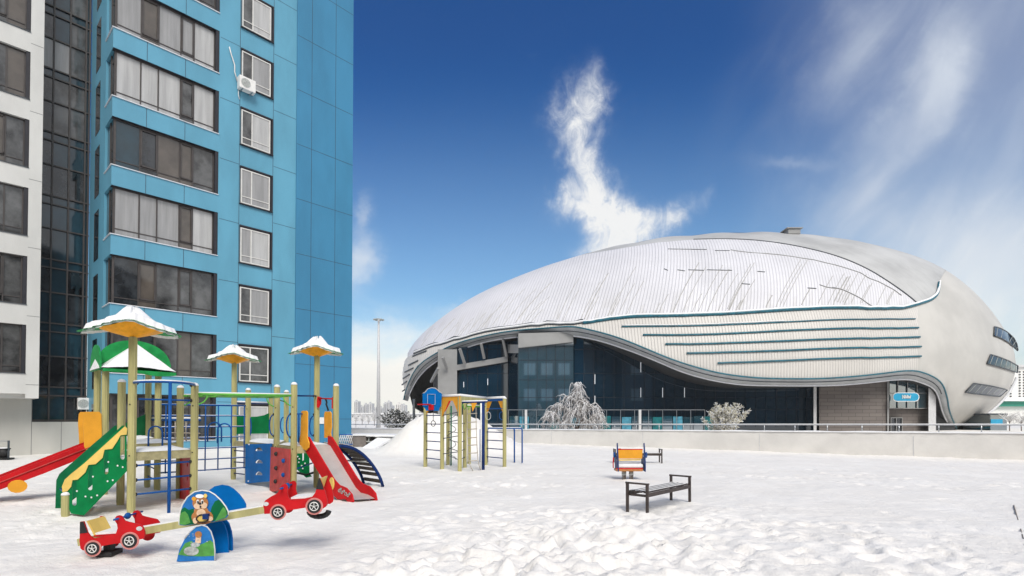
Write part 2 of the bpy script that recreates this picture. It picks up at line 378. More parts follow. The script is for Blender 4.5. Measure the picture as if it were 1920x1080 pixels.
def ground_z(X, Y, detail=True):
    near = (1 - sst(Y, 34, 60)) * sst(Y, -5, 3) * (1 - sst(np.abs(X), 30, 60))
    Z = near * .045 * fbm(X * .8, Y * .8, 3)
    if detail:
        Z = Z + near * .013 * fbm(X * 3.3 + 9, Y * 3.3, 3)
        # churned lumps in the foreground
        m = np.exp(-((X - .7 - .30 * (Y - 6)) / 1.9) ** 2 - ((Y - 6.8) / 2.0) ** 2)
        m2 = np.exp(-((X - 3.0) / 1.8) ** 2 - ((Y - 9.3) / 1.4) ** 2) * .35 + np.exp(-((X + 6.5) / 2.5) ** 2 - ((Y - 7.8) / 1.0) ** 2) * .3
        mm = m * 1.45 + m2 + .03
        l = np.abs(fbm(X * 2.6 + 3, Y * 2.6 + 8, 3)); r2 = np.abs(vnoise(X * 7.5, Y * 7.5))
        w1 = np.abs(vnoise(X * 4.1 + 31, Y * 5.3 + 2)); Z = Z + near * mm * (.14 * l + .06 * r2 + .07 * sst(w1, .06, .40) - .03)
    for (px_, py_) in ((245.5, 961), (363, 945), (225.5, 947), (195, 930), (294.5, 920), (276, 914), (464, 905.5), (437.5, 899.5), (518, 919), (550, 929), (593, 914), (122.5, 970), (316.5, 963), (797.6, 875.5), (829, 880), (840, 872), (862, 884), (871.5, 876), (911, 872), (946, 876), (1181.3, 957.5), (1213.7, 963.3), (1261.3, 937.5), (1291.7, 942.5), (1180, 900)):
        g_ = G(px_, py_); Z = Z + (.045 if py_ < 950 else .05) * np.exp(-(((X - g_.x) ** 2 + (Y - g_.y) ** 2) / .045)) - .03 * np.exp(-(((X - g_.x - .05) ** 2 + (Y - g_.y + .12) ** 2) / .25))
    # shovelled pile behind the climbing frame
    d = np.sqrt(((X + 3.0) / 4.4) ** 2 + ((Y - 27.5) / 4.5) ** 2)
    Z = Z + 1.62 * (1 - sst(d, .12, 1.05)) * (1 + .25 * fbm(X * .7, Y * .7, 3) + .13 * np.abs(fbm(X * 2.3 + 5, Y * 2.3, 3)))
    d = np.sqrt(((X + 4.7) / 1.9) ** 2 + ((Y - 26.0) / 2.0) ** 2)
    Z = Z + .55 * (1 - sst(d, .1, 1.0))
    # bank along the blue building
    s_ = (X + 17.26) * .674 + (Y - 22.8) * .739; t_ = -(-(X + 17.26) * .739 + (Y - 22.8) * .674)
    Z = Z + .22 * (1 - sst(np.abs(t_ - .2), .3, 3.0)) * sst(s_, -2, 2) * (1 - sst(s_, 9, 12))
    # ploughed lip along the wall foot
    dw = (X - WA.x) * WN.x + (Y - WA.y) * WN.y
    Z = np.where(dw > .36, TERR + near * .03 * fbm(X, Y, 3), Z + .07 * np.exp(-((dw + .2) / .5) ** 2) * near)
    return Z
ZZ = ground_z(XX, YY)
for i in range(7000):    # footprints and dents
    Yc = 4.2 + 27 * rs.rand() ** 1.5; Xc = (rs.rand() * 2 - 1) * (2 + Yc * .95); 
    if not (-20 < Xc < 22): continue
    trod = .25 + .95 * float(sst(np.array(fbm(np.array([Xc * .28 + 4]), np.array([Yc * .28]), 3))[0], -.05, .22))
    r = .05 + .10 * rs.rand(); el = .6 + .9 * rs.rand(); th = rs.rand() * 3.14; dp = (.010 + .036 * rs.rand() ** 2) * (1 if rs.rand() < .7 else -.7) * trod
    i0, i1 = np.searchsorted(gx, [Xc - .35, Xc + .35]); j0, j1 = np.searchsorted(gy, [Yc - .35, Yc + .35])
    if i1 - i0 < 2 or j1 - j0 < 2: continue
    ax = XX[j0:j1, i0:i1] - Xc; ay = YY[j0:j1, i0:i1] - Yc
    u = (ax * math.cos(th) + ay * math.sin(th)) / (r * el); v = (-ax * math.sin(th) + ay * math.cos(th)) / r
    q = u * u + v * v
    ZZ[j0:j1, i0:i1] -= dp * (np.exp(-q * q) - .35 * np.exp(-(np.sqrt(q) - 1.35) ** 2 * 8))
me = bpy.data.meshes.new('snow_ground'); nx, ny = len(gx), len(gy)
me.vertices.add(nx * ny); me.vertices.foreach_set('co', np.stack([XX, YY, ZZ], -1).astype(np.float32).ravel())
a = (np.arange(ny - 1)[:, None] * nx + np.arange(nx - 1)[None]).ravel()
q = np.stack([a, a + 1, a + nx + 1, a + nx], -1)
me.loops.add(q.size); me.loops.foreach_set('vertex_index', q.ravel().astype(np.int32)); me.polygons.add(len(q))
me.polygons.foreach_set('loop_start', (np.arange(len(q)) * 4).astype(np.int32)); me.polygons.foreach_set('loop_total', np.full(len(q), 4, np.int32))
me.polygons.foreach_set('use_smooth', np.ones(len(q), bool)); me.update(calc_edges=True); me.validate()
me.materials.append(M['snow']); o = bpy.data.objects.new('snow_ground', me); sc.collection.objects.link(o); tag(o, kind='structure')
def gz(x, y): return float(ground_z(np.array([x]), np.array([y]), False)[0])

# ------------------------------------------------------------------ apartment block
D1 = V3(.674, .739, 0); D2 = V3(-.739, .674, 0); B0 = V3(-17.26, 22.8, 0)
def Fb(s, t, z): return B0 + D1 * s + D2 * t + V3(0, 0, z)
def fbox(mb, s0, s1, t0, t1, z0, z1, mi=0):
    return mb.obox(Fb((s0 + s1) / 2, (t0 + t1) / 2, (z0 + z1) / 2), D1 * (s1 - s0) / 2, D2 * (t1 - t0) / 2, V3(0, 0, (z1 - z0) / 2), mi)
ZS = 3.63; TOPZ = 28.0
bl = thing('apartment_building', 'tall bright blue apartment tower with glazed corner bays behind the playground', 'building', Fb(5, 3, 0))
SIL = [ZS + 3 * k for k in range(-1, 9)]
mb = MB()
fbox(mb, 4.25, 8.15, 0, 6, -1, TOPZ)                     # main front wall
fbox(mb, 0.4, 4.25, .34, 6, -1, TOPZ, 0)                  # core behind the bay glass
# side pillar
fbox(mb, -.0, .4, 1.34, 4.6, -1, TOPZ)
jt = .012
for k in range(0, 10):
    z = 2.97 + 3 * k - .0
    fbox(mb, 6.93, 8.14, -.003, 0, z - jt, z + jt, 1); fbox(mb, 4.3, 5.21, -.003, 0, z - .5 - jt, z - .5 + jt, 1)
for s in (5.22, 6.9): fbox(mb, s - jt, s + jt, -.003, 0, -.5, TOPZ, 1)
mb.build('wall', ['bluewall', 'joint'], bl)
mb = MB(); fbox(mb, 8.15, 11.56, -.06, 6, -1, TOPZ)
for k in range(0, 10):
    z = 1.63 + 3 * k; fbox(mb, 8.16, 11.56, -.064, -.06, z - jt, z + jt, 1)
for s in (9.0, 10.44): fbox(mb, s - jt, s + jt, -.064, -.06, -.5, TOPZ, 1)
mb.build('end_wall', ['bluewall2', 'joint'], bl)
def panes(parent, s0, s1, z0, z1, t, cuts, mats, framem, fw=.05, low=.28, depth=.06, wide=()):
    """a window: one frame mesh, one pane mesh per light"""
    fr = MB(); fbox(fr, s0, s1, t, t + depth, z0, z0 + fw); fbox(fr, s0, s1, t, t + depth, z1 - fw, z1)
    xs = [s0 + (s1 - s0) * c for c in cuts]
    for i, c in enumerate(xs):
        a_ = c - (0 if i == 0 else (fw if i == len(xs) - 1 else fw / 2)); fbox(fr, a_, a_ + fw, t - .002, t + depth + .002, z0, z1)
    if low: fbox(fr, s0 + fw, s1 - fw, t + .002, t + depth - .002, z0 + low, z0 + low + fw * .7)
    for i in wide:   # opening lights with a frame of their own
        a_, b_ = xs[i] + fw / 2, xs[i + 1] - fw / 2
        for (c, d, e, f) in ((a_, a_ + .05, z0 + .34, z1 - .08), (b_ - .05, b_, z0 + .34, z1 - .08), (a_, b_, z0 + .34, z0 + .40), (a_, b_, z1 - .14, z1 - .08)):
            fbox(fr, c, d, t - .03, t - .003, e, f, 0)
    wobj = fr.build('window', framem, parent)
    for i in range(len(xs) - 1):
        pm = MB(); fbox(pm, xs[i] + fw / 2, xs[i + 1] - fw / 2, t + .03, t + .035, z0 + fw, z1 - fw); pm.build('pane', mats[i], wobj)
    return wobj
cutbay = [0, .235, .405, .63, .77, 1]
styles = {0: ['g_mid', 'g_dark', 'g_dark', 'g_mid', 'g_dark'], 1: ['g_mid', 'g_dark', 'g_mid', 'g_brown', 'g_mid'], 2: ['g_dark', 'g_brown', 'g_mid', 'g_mid', 'g_mid'],
          3: ['g_cur', 'g_cur', 'g_cur', 'g_brown', 'g_cur2'], 4: ['g_blue', 'g_dark', 'g_brown', 'g_brown', 'g_mid'], 5: ['g_cur2', 'g_cur2', 'g_cur2', 'g_mid', 'g_cur2'],
          6: ['g_cur', 'g_brown', 'g_cur', 'g_cur', 'g_cur2'], 7: ['g_mid'] * 5, 8: ['g_cur'] * 5, 9: ['g_dark'] * 5}
for k, z in enumerate(SIL):
    zt = min(z + 3 - .89, TOPZ)
    sp = MB(); fbox(sp, 0, 4.25, 0, .34, z - .89, z - .03); fbox(sp, 0, .4, .34, 1.34, z - .89, z - .03)
    for s in (1.25, 2.78): fbox(sp, s - jt, s + jt, -.003, 0, z - .89, z - .03, 1)
    sp.build('spandrel', ['bluewall', 'joint'], bl)
    sl_ = MB(); fbox(sl_, -.04, 4.25, -.05, .2, z - .03, z); fbox(sl_, -.04, .2, .2, 1.34, z - .03, z); sl_.build('window_sill', 'silver', bl)
    if zt - z > 1:
        rv = MB(); fbox(rv, 4.10, 4.247, .02, .34, z, zt); fbox(rv, .1, 4.1, .30, .335, z, zt); fbox(rv, .1, .36, 1.30, 1.337, z, zt); fbox(rv, .02, 4.247, .02, .3, zt - .012, zt - .002)
        rv.build('reveal', 'reveal', bl)
        wide = (1, 3) if k % 2 == 0 else (1,) if k == 1 else (3,)
        wo_ = panes(bl, .12, 4.1, z, zt - .015, .17, cutbay, styles[k], 'frame', wide=wide)
        sd = MB(); fbox(sd, .10, .13, .235, 1.30, z + .02, zt - .03); sd.build('side_pane', 'g_dark', bl)
        sf = MB(); fbox(sf, .09, .15, .17, .233, z, zt - .015); fbox(sf, .07, .097, .72, .78, z, zt - .02); sf.build('corner_post', 'frame', bl)
    # narrow window in the return wall
    if z - .6 > 0:
        nw = MB(); fbox(nw, -.012, -.002, 2.44, 3.4, z - .6, z + 1.7); nw.build('side_window', 'g_dark', bl)
    # white framed single windows
    z0, z1 = z - .10, z + 1.75
    if z1 < TOPZ:
        rv = MB(); fbox(rv, 5.25, 6.86, -.012, -.004, z0 - .05, z1 + .02); rv.build('reveal', 'reveal', bl)
        ps = [['g_cur', 'g_cur2'], ['g_mid', 'g_mid'], ['g_mid', 'g_cur'], ['g_cur', 'g_cur2'], ['g_cur', 'g_cur'], ['g_mid', 'g_cur2'], ['g_mid', 'g_cur'], ['g_mid', 'g_cur2'], ['g_cur', 'g_cur'], ['g_cur', 'g_cur']][k]
        panes(bl, 5.28, 6.72, z0, z1 - .10, -.075, [0, .36, 1], ps, 'pvc', fw=.055, low=.33, depth=.058)
        lp = MB(); fbox(lp, 5.24, 6.88, -.08, -.013, z1 - .04, z1 + .03); fbox(lp, 6.79, 6.87, -.08, -.013, z0 - .03, z1 - .04); fbox(lp, 5.22, 6.88, -.10, -.013, z0 - .07, z0 - .03); lp.build('window_surround', 'reveal', bl)
# white block with its glazed stair
wh = thing('apartment_building', 'white panelled apartment block with dark windows and dark glass stair at left edge', 'building', Fb(-4, 5, 0))
mb = MB(); fbox(mb, -2.36, -1.92, 3.07, 9, 2.54, TOPZ); fbox(mb, -14, -2.36, 3.4, 9, 2.54, TOPZ)
for k in range(0, 9):
    z = ZS + 3 * k; fbox(mb, -2.35, -1.93, 3.067, 3.07, z - .5 - jt, z - .5 + jt, 1)
mb.build('wall', ['whitewall', 'greyjoint'], wh)
for k, z in enumerate(SIL[1:]):
    zt = z + 2.1
    sp = MB(); fbox(sp, -14, -2.36, 3.07, 3.4, max(2.54, z - .9), z - .03); sp.build('spandrel', 'whitewall', wh)
    sl_ = MB(); fbox(sl_, -14, -2.36, 3.03, 3.3, z - .03, z); sl_.build('window_sill', 'darktrim', wh)
    rv = MB(); fbox(rv, -14, -2.362, 3.36, 3.395, z, zt); fbox(rv, -2.50, -2.364, 3.10, 3.36, z, zt); rv.build('reveal', 'reveal', wh)
    panes(wh, -4.7, -2.5, z, zt - .01, 3.2, [0, .28, .58, .72, 1], [rnd.choice(['g_mid', 'g_brown', 'g_dark', 'g_mid']) for _ in range(4)], 'frame', wide=(2,) if k % 2 else (0,))
    for j in range(4): panes(wh, -6.9 - 2.2 * j, -4.75 - 2.2 * j, z, zt - .01, 3.2, [0, .5, 1], ['g_mid', 'g_dark'], 'frame')
mb = MB(); fbox(mb, -14, -2.0, 4.5, 9, -1, 2.535); fbox(mb, -2.0, .0, 4.5, 9, -1, 1.5)
for s in (-2.0, -.95, -3.2, -4.6): fbox(mb, s - jt, s + jt, 4.497, 4.5, -.5, 1.5 if s > -2 else 2.53, 1)
mb.build('plinth', ['greywall', 'greyjoint'], wh)
cw = MB(); fbox(cw, -2.0, -.002, 4.70, 4.72, 1.5, TOPZ)
glassw = cw.build('stair_glazing', 'g_blue', wh)
fr = MB()
for s in (-2.0, -1.4, -.8, -.2, -.06): fbox(fr, s - .03, s + .03, 4.6, 4.699, 1.5, TOPZ)
zz = 1.5
for z in SIL + [SIL[-1] + 3]:
    for dz_ in (-.9, -.5, .95):
        if 1.5 <= z + dz_ < TOPZ: fbox(fr, -2.0, 0, 4.615, 4.698, z + dz_ - .03, z + dz_ + .03)
fbox(fr, -2.0, 0, 4.58, 4.699, 1.44, 1.53)
fr.build('glazing_bars', 'frame', glassw)
for i, z in enumerate(SIL):
    for j in range(3):
        a_ = -2.0 + .6 * j
        k = 'g_mid' if z > 13 and rnd.random() < .8 else rnd.choice(['g_dark', 'g_blue', 'g_blue'])
        q_ = MB(); fbox(q_, a_ + .03, a_ + .57, 4.69, 4.697, z + .99, z + 2.06); q_.build('stair_pane', k, glassw)
        if rnd.random() < .6:
            q_ = MB(); fbox(q_, a_ + .03, a_ + .57, 4.69, 4.697, z - .46, z + .91)
            if z > 1: q_.build('stair_pane', 'g_cur' if z > 17 and j < 2 else rnd.choice(['g_dark', 'g_mid']) if z > 13 else 'g_dark', glassw)
def aircon(label, c, ux, uy, w_=.8, h_=.55, d_=.3):
    r_ = thing('air_conditioner', label, 'air conditioner', c, 'outdoor air conditioning units')
    b = MB(); b.obox(c, ux * w_ / 2, uy * d_ / 2, V3(0, 0, h_ / 2)); b.build('casing', 'white', r_, bevel=.02)
    n = -uy; fc = Vector(c) + n * (d_ / 2 + .004) - ux * w_ * .12
    g_ = MB(); ring = [fc + ux * math.cos(t) * h_ * .36 + V3(0, 0, math.sin(t) * h_ * .36) for t in [2 * math.pi * i / 20 for i in range(20)]]
    g_.prism(ring, n * .006); g_.build('fan_grille', 'rock', r_)
    g_ = MB(); g_.tube(ring, .012, 5, closed=True)
    for k in range(8):
        g_.tube([fc + n * .01, ring[k * 20 // 8] + n * .01], .005, 4)
    g_.build('grille_ring', 'ltgrey', r_)
    br = MB(); 
    for s_ in (-.3, .3): br.beam(Vector(c) + ux * w_ * s_ - V3(0, 0, h_ / 2 + .02) + n * .2, Vector(c) + ux * w_ * s_ - V3(0, 0, h_ / 2 + .02) - n * .25, .04, .04)
    br.build('bracket', 'steel', r_); return r_
ac = aircon('white air conditioner hanging on the blue wall beside an upper window', Fb(5.45, -.22, yz(455, 158, 26.6)), D1, D2, .78, .62, .34)
pp = MB(); pp.tube([onplane(Fb(0, -.06, 0), D1, x, y) for x, y in ((430, 88), (433, 100), (440, 122), (440, 135), (445, 152))], .028, 6)
pp.tube([onplane(Fb(0, -.06, 0), D1, x, y) for x, y in ((447, 168), (447, 178), (449, 186))], .018, 6); pp.build('pipe', 'white', ac)
aircon('white air conditioner low beside the dark stair glazing above the grey plinth', Fb(-.15, 4.25, yz(164, 757, 25.5)), D1, D2, .5, .56, .3)
sgn = MB(); p0 = onplane(Fb(0, -.1, 0), D1, 592, 782); p1 = onplane(Fb(0, -.1, 0), D1, 606, 795)
sgn.obox((p0 + p1) / 2, D1 * .26, D2 * .02, V3(0, 0, .18)); tag(sgn.build('wall_sign', 'white', loc=(p0 + p1) / 2), 'small blank white plate fixed low on the blue tower wall', 'sign')

# ------------------------------------------------------------------ low wall with railing
def wl(t, n=0.0, z=0.0): return WA + WD * t + WN * n + V3(0, 0, z)
def wtop(t): return .93 + .006 * t
mb = MB(); T0, T1 = -30, 40
rows = []
ts = [T0 + i * 1.0 for i in range(T1 - T0 + 1)]
for t in ts: rows.append([wl(t, .0, -.4), wl(t, .0, wtop(t)), wl(t, .72, wtop(t)), wl(t, .72, -.4)])
mb.grid(rows, 0, False)
wallo = mb.build('retaining_wall', 'conc', loc=wl(0)); tag(wallo, 'long low pale concrete wall running behind the playground', 'wall')
sn_ = MB(); rows = []
for i in range((T1 - T0) * 4 + 1):
    t = T0 + i / 4; z = wtop(t); h_ = .055 + .035 * noise.noise(V3(t * .9, 0, 0)) + .025 * noise.noise(V3(t * 4, 3, 0)); e_ = .03 * noise.noise(V3(t * 2.3, 7, 0))
    rows.append([wl(t, -.04 + e_, z - .0), wl(t, -.05 + e_, z + h_ * .6), wl(t, .05, z + h_), wl(t, .6, z + h_), wl(t, .8, z + h_ * .6), wl(t, .86, z - .06)])
sn_.grid(rows); sn_.build('snow_cap', 'cap', wallo)
for t in range(-28, 40, 6):
    q_ = MB(); q_.obox(wl(t, -.004, .42), WD * .012, WN * .006, V3(0, 0, .50)); q_.build('wall_joint', 'ltgrey', wallo)
rail = thing('railing', 'thin grey metal railing along the top of the concrete wall', 'railing', wl(0, .15, 1.0))
r_ = MB(); r_.tube([wl(t, .18, wtop(t) + .34) for t in range(T0, T1 + 1, 2)], .03, 6); r_.build('top_rail', 'steel', rail)
r_ = MB(); r_.tube([wl(t, .18, wtop(t) + .366) for t in range(T0, T1 + 1, 2)], .024, 6); r_.build('snow_line', 'cap', rail)
pm = None
for i in range(int((T1 - T0) / 1.33)):
    t = T0 + .3 + 1.33 * i; pb = MB(); pb.tube([wl(t, .18, wtop(t)), wl(t, .18, wtop(t) + .33)], .022, 6); pb.build('post', 'steel', rail)

# ------------------------------------------------------------------ sports arena
ZC, DD = 76.0, 20.0; C0 = (1330.0, 690.0)
SILP = [(752, 700), (755, 680), (764, 655), (782, 634), (812, 608), (850, 580), (900, 550), (950, 528), (1000, 508), (1060, 488), (1120, 471), (1200, 455), (1300, 443), (1390, 438), (1480, 439), (1560, 446),
        (1640, 460), (1700, 475), (1760, 498), (1800, 524), (1840, 560), (1875, 604), (1899, 645), (1908, 680), (1905, 705), (1892, 735), (1865, 765), (1830, 790), (1790, 808), (1700, 850), (1500, 890), (1300, 900),
        (1100, 890), (950, 862), (850, 825), (790, 785), (763, 752), (754, 725)]
sa = sorted([(math.atan2(-(y - C0[1]), x - C0[0]), math.hypot(x - C0[0], y - C0[1])) for x, y in SILP])
ang = np.array([a_ for a_, _ in sa]); rad = np.array([r for _, r in sa])
ang3 = np.concatenate([ang - 2 * math.pi, ang, ang + 2 * math.pi]); rad3 = np.concatenate([rad] * 3)
TH = np.linspace(-math.pi, math.pi, 721); RT = np.interp(TH, ang3, rad3)
kern = np.exp(-np.linspace(-2, 2, 27) ** 2); kern /= kern.sum()
RS = np.convolve(np.concatenate([RT[:-1]] * 3), kern, 'same')[720:1441]
def srho(x, y):
    th = math.atan2(-(y - C0[1]), x - C0[0]); r = math.hypot(x - C0[0], y - C0[1]); return min(.99999, r / np.interp(th, TH, RS))
def sdepth(x, y): return ZC - DD * math.sqrt(1 - srho(x, y) ** 2) + 3.5 * (1330 - x) / 580
def S(x, y, off=0.0):
    p = P(x, y, sdepth(x, y)); return p if not off else p - Vector((0, 1, 0)) * off
def silx(x, top=True):   # silhouette row at column x
    pts = []
    lo, hi = (0, 3 * math.pi) if top else (0, 0)
    best = None
    y0, y1 = (C0[1], 400) if top else (C0[1], 950)
    def inside(y):
        th = math.atan2(-(y - C0[1]), x - C0[0]); return math.hypot(x - C0[0], y - C0[1]) < np.interp(th, TH, RS)
    a_, b_ = y0, y1
    if not inside(a_):
        for yy in np.linspace(640, 760, 61):
            if inside(yy): a_ = yy; break
        else: return None
    for _ in range(40):
        m_ = (a_ + b_) / 2
        if inside(m_): a_ = m_
        else: b_ = m_
    return a_
def curve(pts): 
    xs = [p[0] for p in pts]; ys = [p[1] for p in pts]
    return lambda x: float(np.interp(x, xs, ys))
ROOFL = [(754, 676), (776, 663), (808, 650), (858, 637), (903, 623), (953, 616), (1021, 608), (1067, 608), (1093, 606), (1135, 599), (1188, 593), (1340, 590), (1472, 581), (1578, 576), (1654, 579), (1696, 577), (1721, 570), (1745, 562), (1757, 552), (1760, 530), (1773, 507)]
RIDGE = [(1150, 468), (1230, 455), (1300, 449), (1360, 447.5), (1415, 450), (1480, 458), (1563, 477), (1624, 502), (1669, 530), (1704, 555), (1721, 570)]
OPEN = [(757, 750), (763, 724), (782, 686), (816, 663), (854, 644), (903, 631), (953, 621), (1021, 615.6), (1070, 612), (1093, 615.6), (1139, 627), (1177, 640), (1215, 656), (1253, 672), (1294, 686), (1350, 701), (1415, 709), (1472, 710.5), (1533, 710.5), (1586, 707.5), (1643, 702), (1707, 693.5), (1738, 701), (1764, 716), (1774, 743), (1778, 773), (1793, 806)]
INNER = [(764, 752), (772, 728), (789, 701), (816, 678), (854, 659), (903, 642), (953, 633), (1021, 628), (1074, 629), (1120, 637), (1177, 655.5), (1234, 678), (1272, 695), (1310, 707), (1350, 716), (1396, 722), (1472, 723), (1563, 723), (1624, 718), (1700, 709), (1730, 718), (1753, 728), (1762, 750), (1766, 773), (1785, 808)]
RIDGE[0] = (1090, silx(1090) + .3)
rl, rg, op = curve(ROOFL), curve(RIDGE), curve(OPEN)
arena = thing('sports_arena', 'huge white egg-shaped sports arena with swooping glass opening', 'building', (P(1330, 690, ZC).x, ZC, TERR))
def patch(x0, x1, top, bot, nxx, nyy, off=0.0):
    mb = MB(); rows = []
    for i in range(nxx + 1):
        x = x0 + (x1 - x0) * i / nxx; t_, b_ = top(x), bot(x)
        if b_ < t_: b_ = t_ + .05
        col = []
        for j in range(nyy + 1):
            f_ = j / nyy; f_ = f_ * f_ * (1.6 - .6 * f_) if f_ < 1 else 1
            y = t_ + (b_ - t_) * f_
            col.append(S(x, y, off))
        rows.append(col)
    mb.grid(rows); return mb
topS = lambda x: silx(x, True)
patch(764, 1721, lambda x: max(topS(x), rg(x)) if x > 1090 else topS(x), rl, 260, 34).build('snowy_roof', 'roof', arena)
def rearbot(x): return rg(x) if x <= 1721 else rl(x)
patch(1090.5, 1773, topS, rearbot, 140, 16).build('upper_shell', 'shellgrey', arena)
def clt(x):
    s_ = topS(x); return max(s_, rl(x)) if x < 1773 else s_
def clb(x):
    b_ = silx(x, False); o_ = op(x)
    if x < 757: return b_
    return min(b_, o_) if x < 1793 else b_
XL = 752.6; XR = 1907.3
while silx(XL) is None: XL += .2
while silx(XR) is None: XR -= .2
cl = patch(XL, 1721, clt, clb, 250, 22)
cl.build('side_cladding', 'cladding', arena)
mE = mat('smooth_end_cladding', (.50, .485, .45), .5, .10, .18)
patch(1721, XR, clt, clb, 90, 26).build('end_cladding', mE, arena)
# back of the shell so the body is closed
mb = MB(); rows = []
for i in range(49):
    th = 2 * math.pi * i / 48; R_ = float(np.interp(th if th <= math.pi else th - 2 * math.pi, TH, RS)); row = []
    for j in range(13):
        f_ = math.sin(math.pi / 2 * j / 12); x = C0[0] + math.cos(th) * R_ * f_; y = C0[1] - math.sin(th) * R_ * f_
        row.append(P(x, y, ZC + (DD * 1.2) * math.sqrt(max(0, 1 - f_ * f_)) + 3.5 * (1330 - x) / 580))
        if row[-1].z < .2: row[-1].z = .2
    rows.append(row)
mb.grid(rows); mb.build('rear_shell', 'shellgrey', arena)
def dens(pts, n=8):
    out = []
    for a_, b_ in zip(pts, pts[1:]): out += [(a_[0] + (b_[0] - a_[0]) * i / n, a_[1] + (b_[1] - a_[1]) * i / n) for i in range(n)]
    return out + [pts[-1]]
def smooth(pts, it=2):
    for _ in range(it):
        o_ = [pts[0]]
        for a_, b_ in zip(pts, pts[1:]): o_ += [(a_[0] * .75 + b_[0] * .25, a_[1] * .75 + b_[1] * .25), (a_[0] * .25 + b_[0] * .75, a_[1] * .25 + b_[1] * .75)]
        pts = o_ + [pts[-1]]
    return pts
def resamp(c, n):
    d = [0]; 
    for a_, b_ in zip(c, c[1:]): d.append(d[-1] + math.hypot(b_[0] - a_[0], b_[1] - a_[1]))
    t = np.linspace(0, d[-1], n); return list(zip(np.interp(t, d, [p[0] for p in c]), np.interp(t, d, [p[1] for p in c])))
def trim(pts, r, m, name, off=.05, jit=0): 
    mb = MB(); q_ = smooth(pts)
    mb.tube([S(x, y + (jit * noise.noise(V3(x * .05, 0, 0)) if jit else 0), off) for x, y in q_], r, 6); return mb.build(name, m, arena)
trim(ROOFL[1:9], .10, 'darktrim', 'roof_gutter', .1, 2); trim(ROOFL[8:-1], .19, 'teal', 'roof_gutter', .12, 1.0)
trim([(x, y - 2.2) for x, y in ROOFL[1:-1]], .14, 'cap', 'snow_on_gutter', .2, 2)
trim([(x, y - 4.0) for x, y in ROOFL[1:9]], .10, 'darktrim', 'roof_gutter', .1, 5)
trim(RIDGE[2:], .07, 'darktrim', 'ridge_seam', .06)
trim([(1370, 470), (1470, 478), (1560, 494), (1620, 514), (1690, 552)], .05, 'beamgrey', 'roof_seam', .05, 3)
trim([(1536, 534), (1556, 540), (1575, 541), (1600, 552), (1640, 576)], .05, 'beamgrey', 'roof_seam', .05, 2)
for a_ in [((1420, 509), (1434, 510)), ((1390, 532), (1406, 533)), ((1514, 540), (1530, 541)), ((1245, 504), (1252, 507)), ((1270, 506), (1284, 508)), ((1290, 506), (1320, 507)), ((1325, 506), (1372, 507)), ((1252, 467), (1325, 468)), ((1340, 470), (1368, 470)), ((1560, 539), (1572, 541))]:
    trim(list(a_), .045, 'darktrim', 'snow_guard', .05)
trim(OPEN, .085, 'teal', 'opening_trim', .15)
for a_ in [[(1165, 612.5), (1320, 611), (1470, 604), (1578, 598.5), (1715, 598)], [(1205, 628), (1320, 628), (1470, 620), (1593, 615), (1660, 616), (1721, 614.5)], [(1247, 645), (1320, 645), (1450, 640), (1586, 634.6), (1660, 634), (1724, 632)],
           [(1287, 662), (1320, 662), (1450, 658), (1586, 652), (1660, 652), (1726, 650)], [(1345, 681), (1450, 677), (1586, 671), (1660, 670.5), (1726, 668)]]:
    trim(a_, .105 if a_[0][0] != 1165 else .07, 'teal', 'ventilation_slot', .1, .6)
trim([(1166, 610), (1320, 608.6), (1470, 601.5)], .06, 'cap', 'snow_on_slot', .14, 1)
for a_ in [((774, 668), (800, 658)), ((766, 685), (784, 676)), ((759, 698), (775, 690)), ((756, 710), (768, 702)), ((753.5, 722), (763, 715)), ((754.5, 734), (759, 731))]:
    trim(list(a_), .10, 'darktrim', 'ventilation_slot', .1)
# thin bare streaks on the roof
for i in range(62):
    x = 860 + 840 * rnd.random() ** .8 if i > 9 else 790 + i * 22
    yb = rl(x) - 4 - 6 * rnd.random(); ln = 18 + 75 * rnd.random(); k_ = .72 if x < 1000 else .42
    pts = [(x + ln * k_ * j / 5 * (1 + .05 * j), yb - ln * j / 5) for j in range(6)]
    pts = [p for p in pts if p[1] > topS(p[0]) + 8 and p[1] > (rg(p[0]) + 10 if p[0] > 1090 else 0)]
    if len(pts) > 2: trim(pts, .035 if rnd.random() < .8 else .055, 'seamlight', 'roof_seam', .0)
# fascia and soffit of the opening
def YF(x): return float(np.interp(x, [800, 820, 971.9, 972, 1075, 1075.1, 1536, 1640, 1740, 1800], [72.0, 69.5, 68.5, 63.0, 63.0, 62.6, 62.0, 62.0, 63.4, 67.0]))
oD = smooth(OPEN, 2); iD = smooth(INNER, 2)
oR, iR = resamp(oD, 160), resamp(iD, 160)
fa = MB(); rows = []; rows2 = []; rows3 = []
for (a_, b_) in zip(oR, iR):
    po = S(a_[0], a_[1], .12); Yi = sdepth(*a_) + .9; pi = P(b_[0], b_[1], Yi)
    mid = P((a_[0] + b_[0]) / 2, (a_[1] + b_[1]) / 2, sdepth(*a_) + .15)
    rows.append([po, mid, pi]); pb = Vector((pi.x, max(Yi + .5, YF(b_[0]) + 1.0), pi.z)); rows3.append([pi, (pi + pb) / 2, pb])
fa.grid(rows); fa.build('fascia', 'fascia', arena)
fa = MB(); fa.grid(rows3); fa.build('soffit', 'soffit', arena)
fa = MB(); fa.tube([r_[1] - V3(0, .03, 0) for r_ in rows[4:150]], .05, 5); fa.build('fascia_joint', 'darktrim', arena)
fa = MB(); fa.tube([r_[2] - V3(0, .03, 0) for r_ in rows], .10, 6); fa.build('fascia_lip', 'silver', arena)
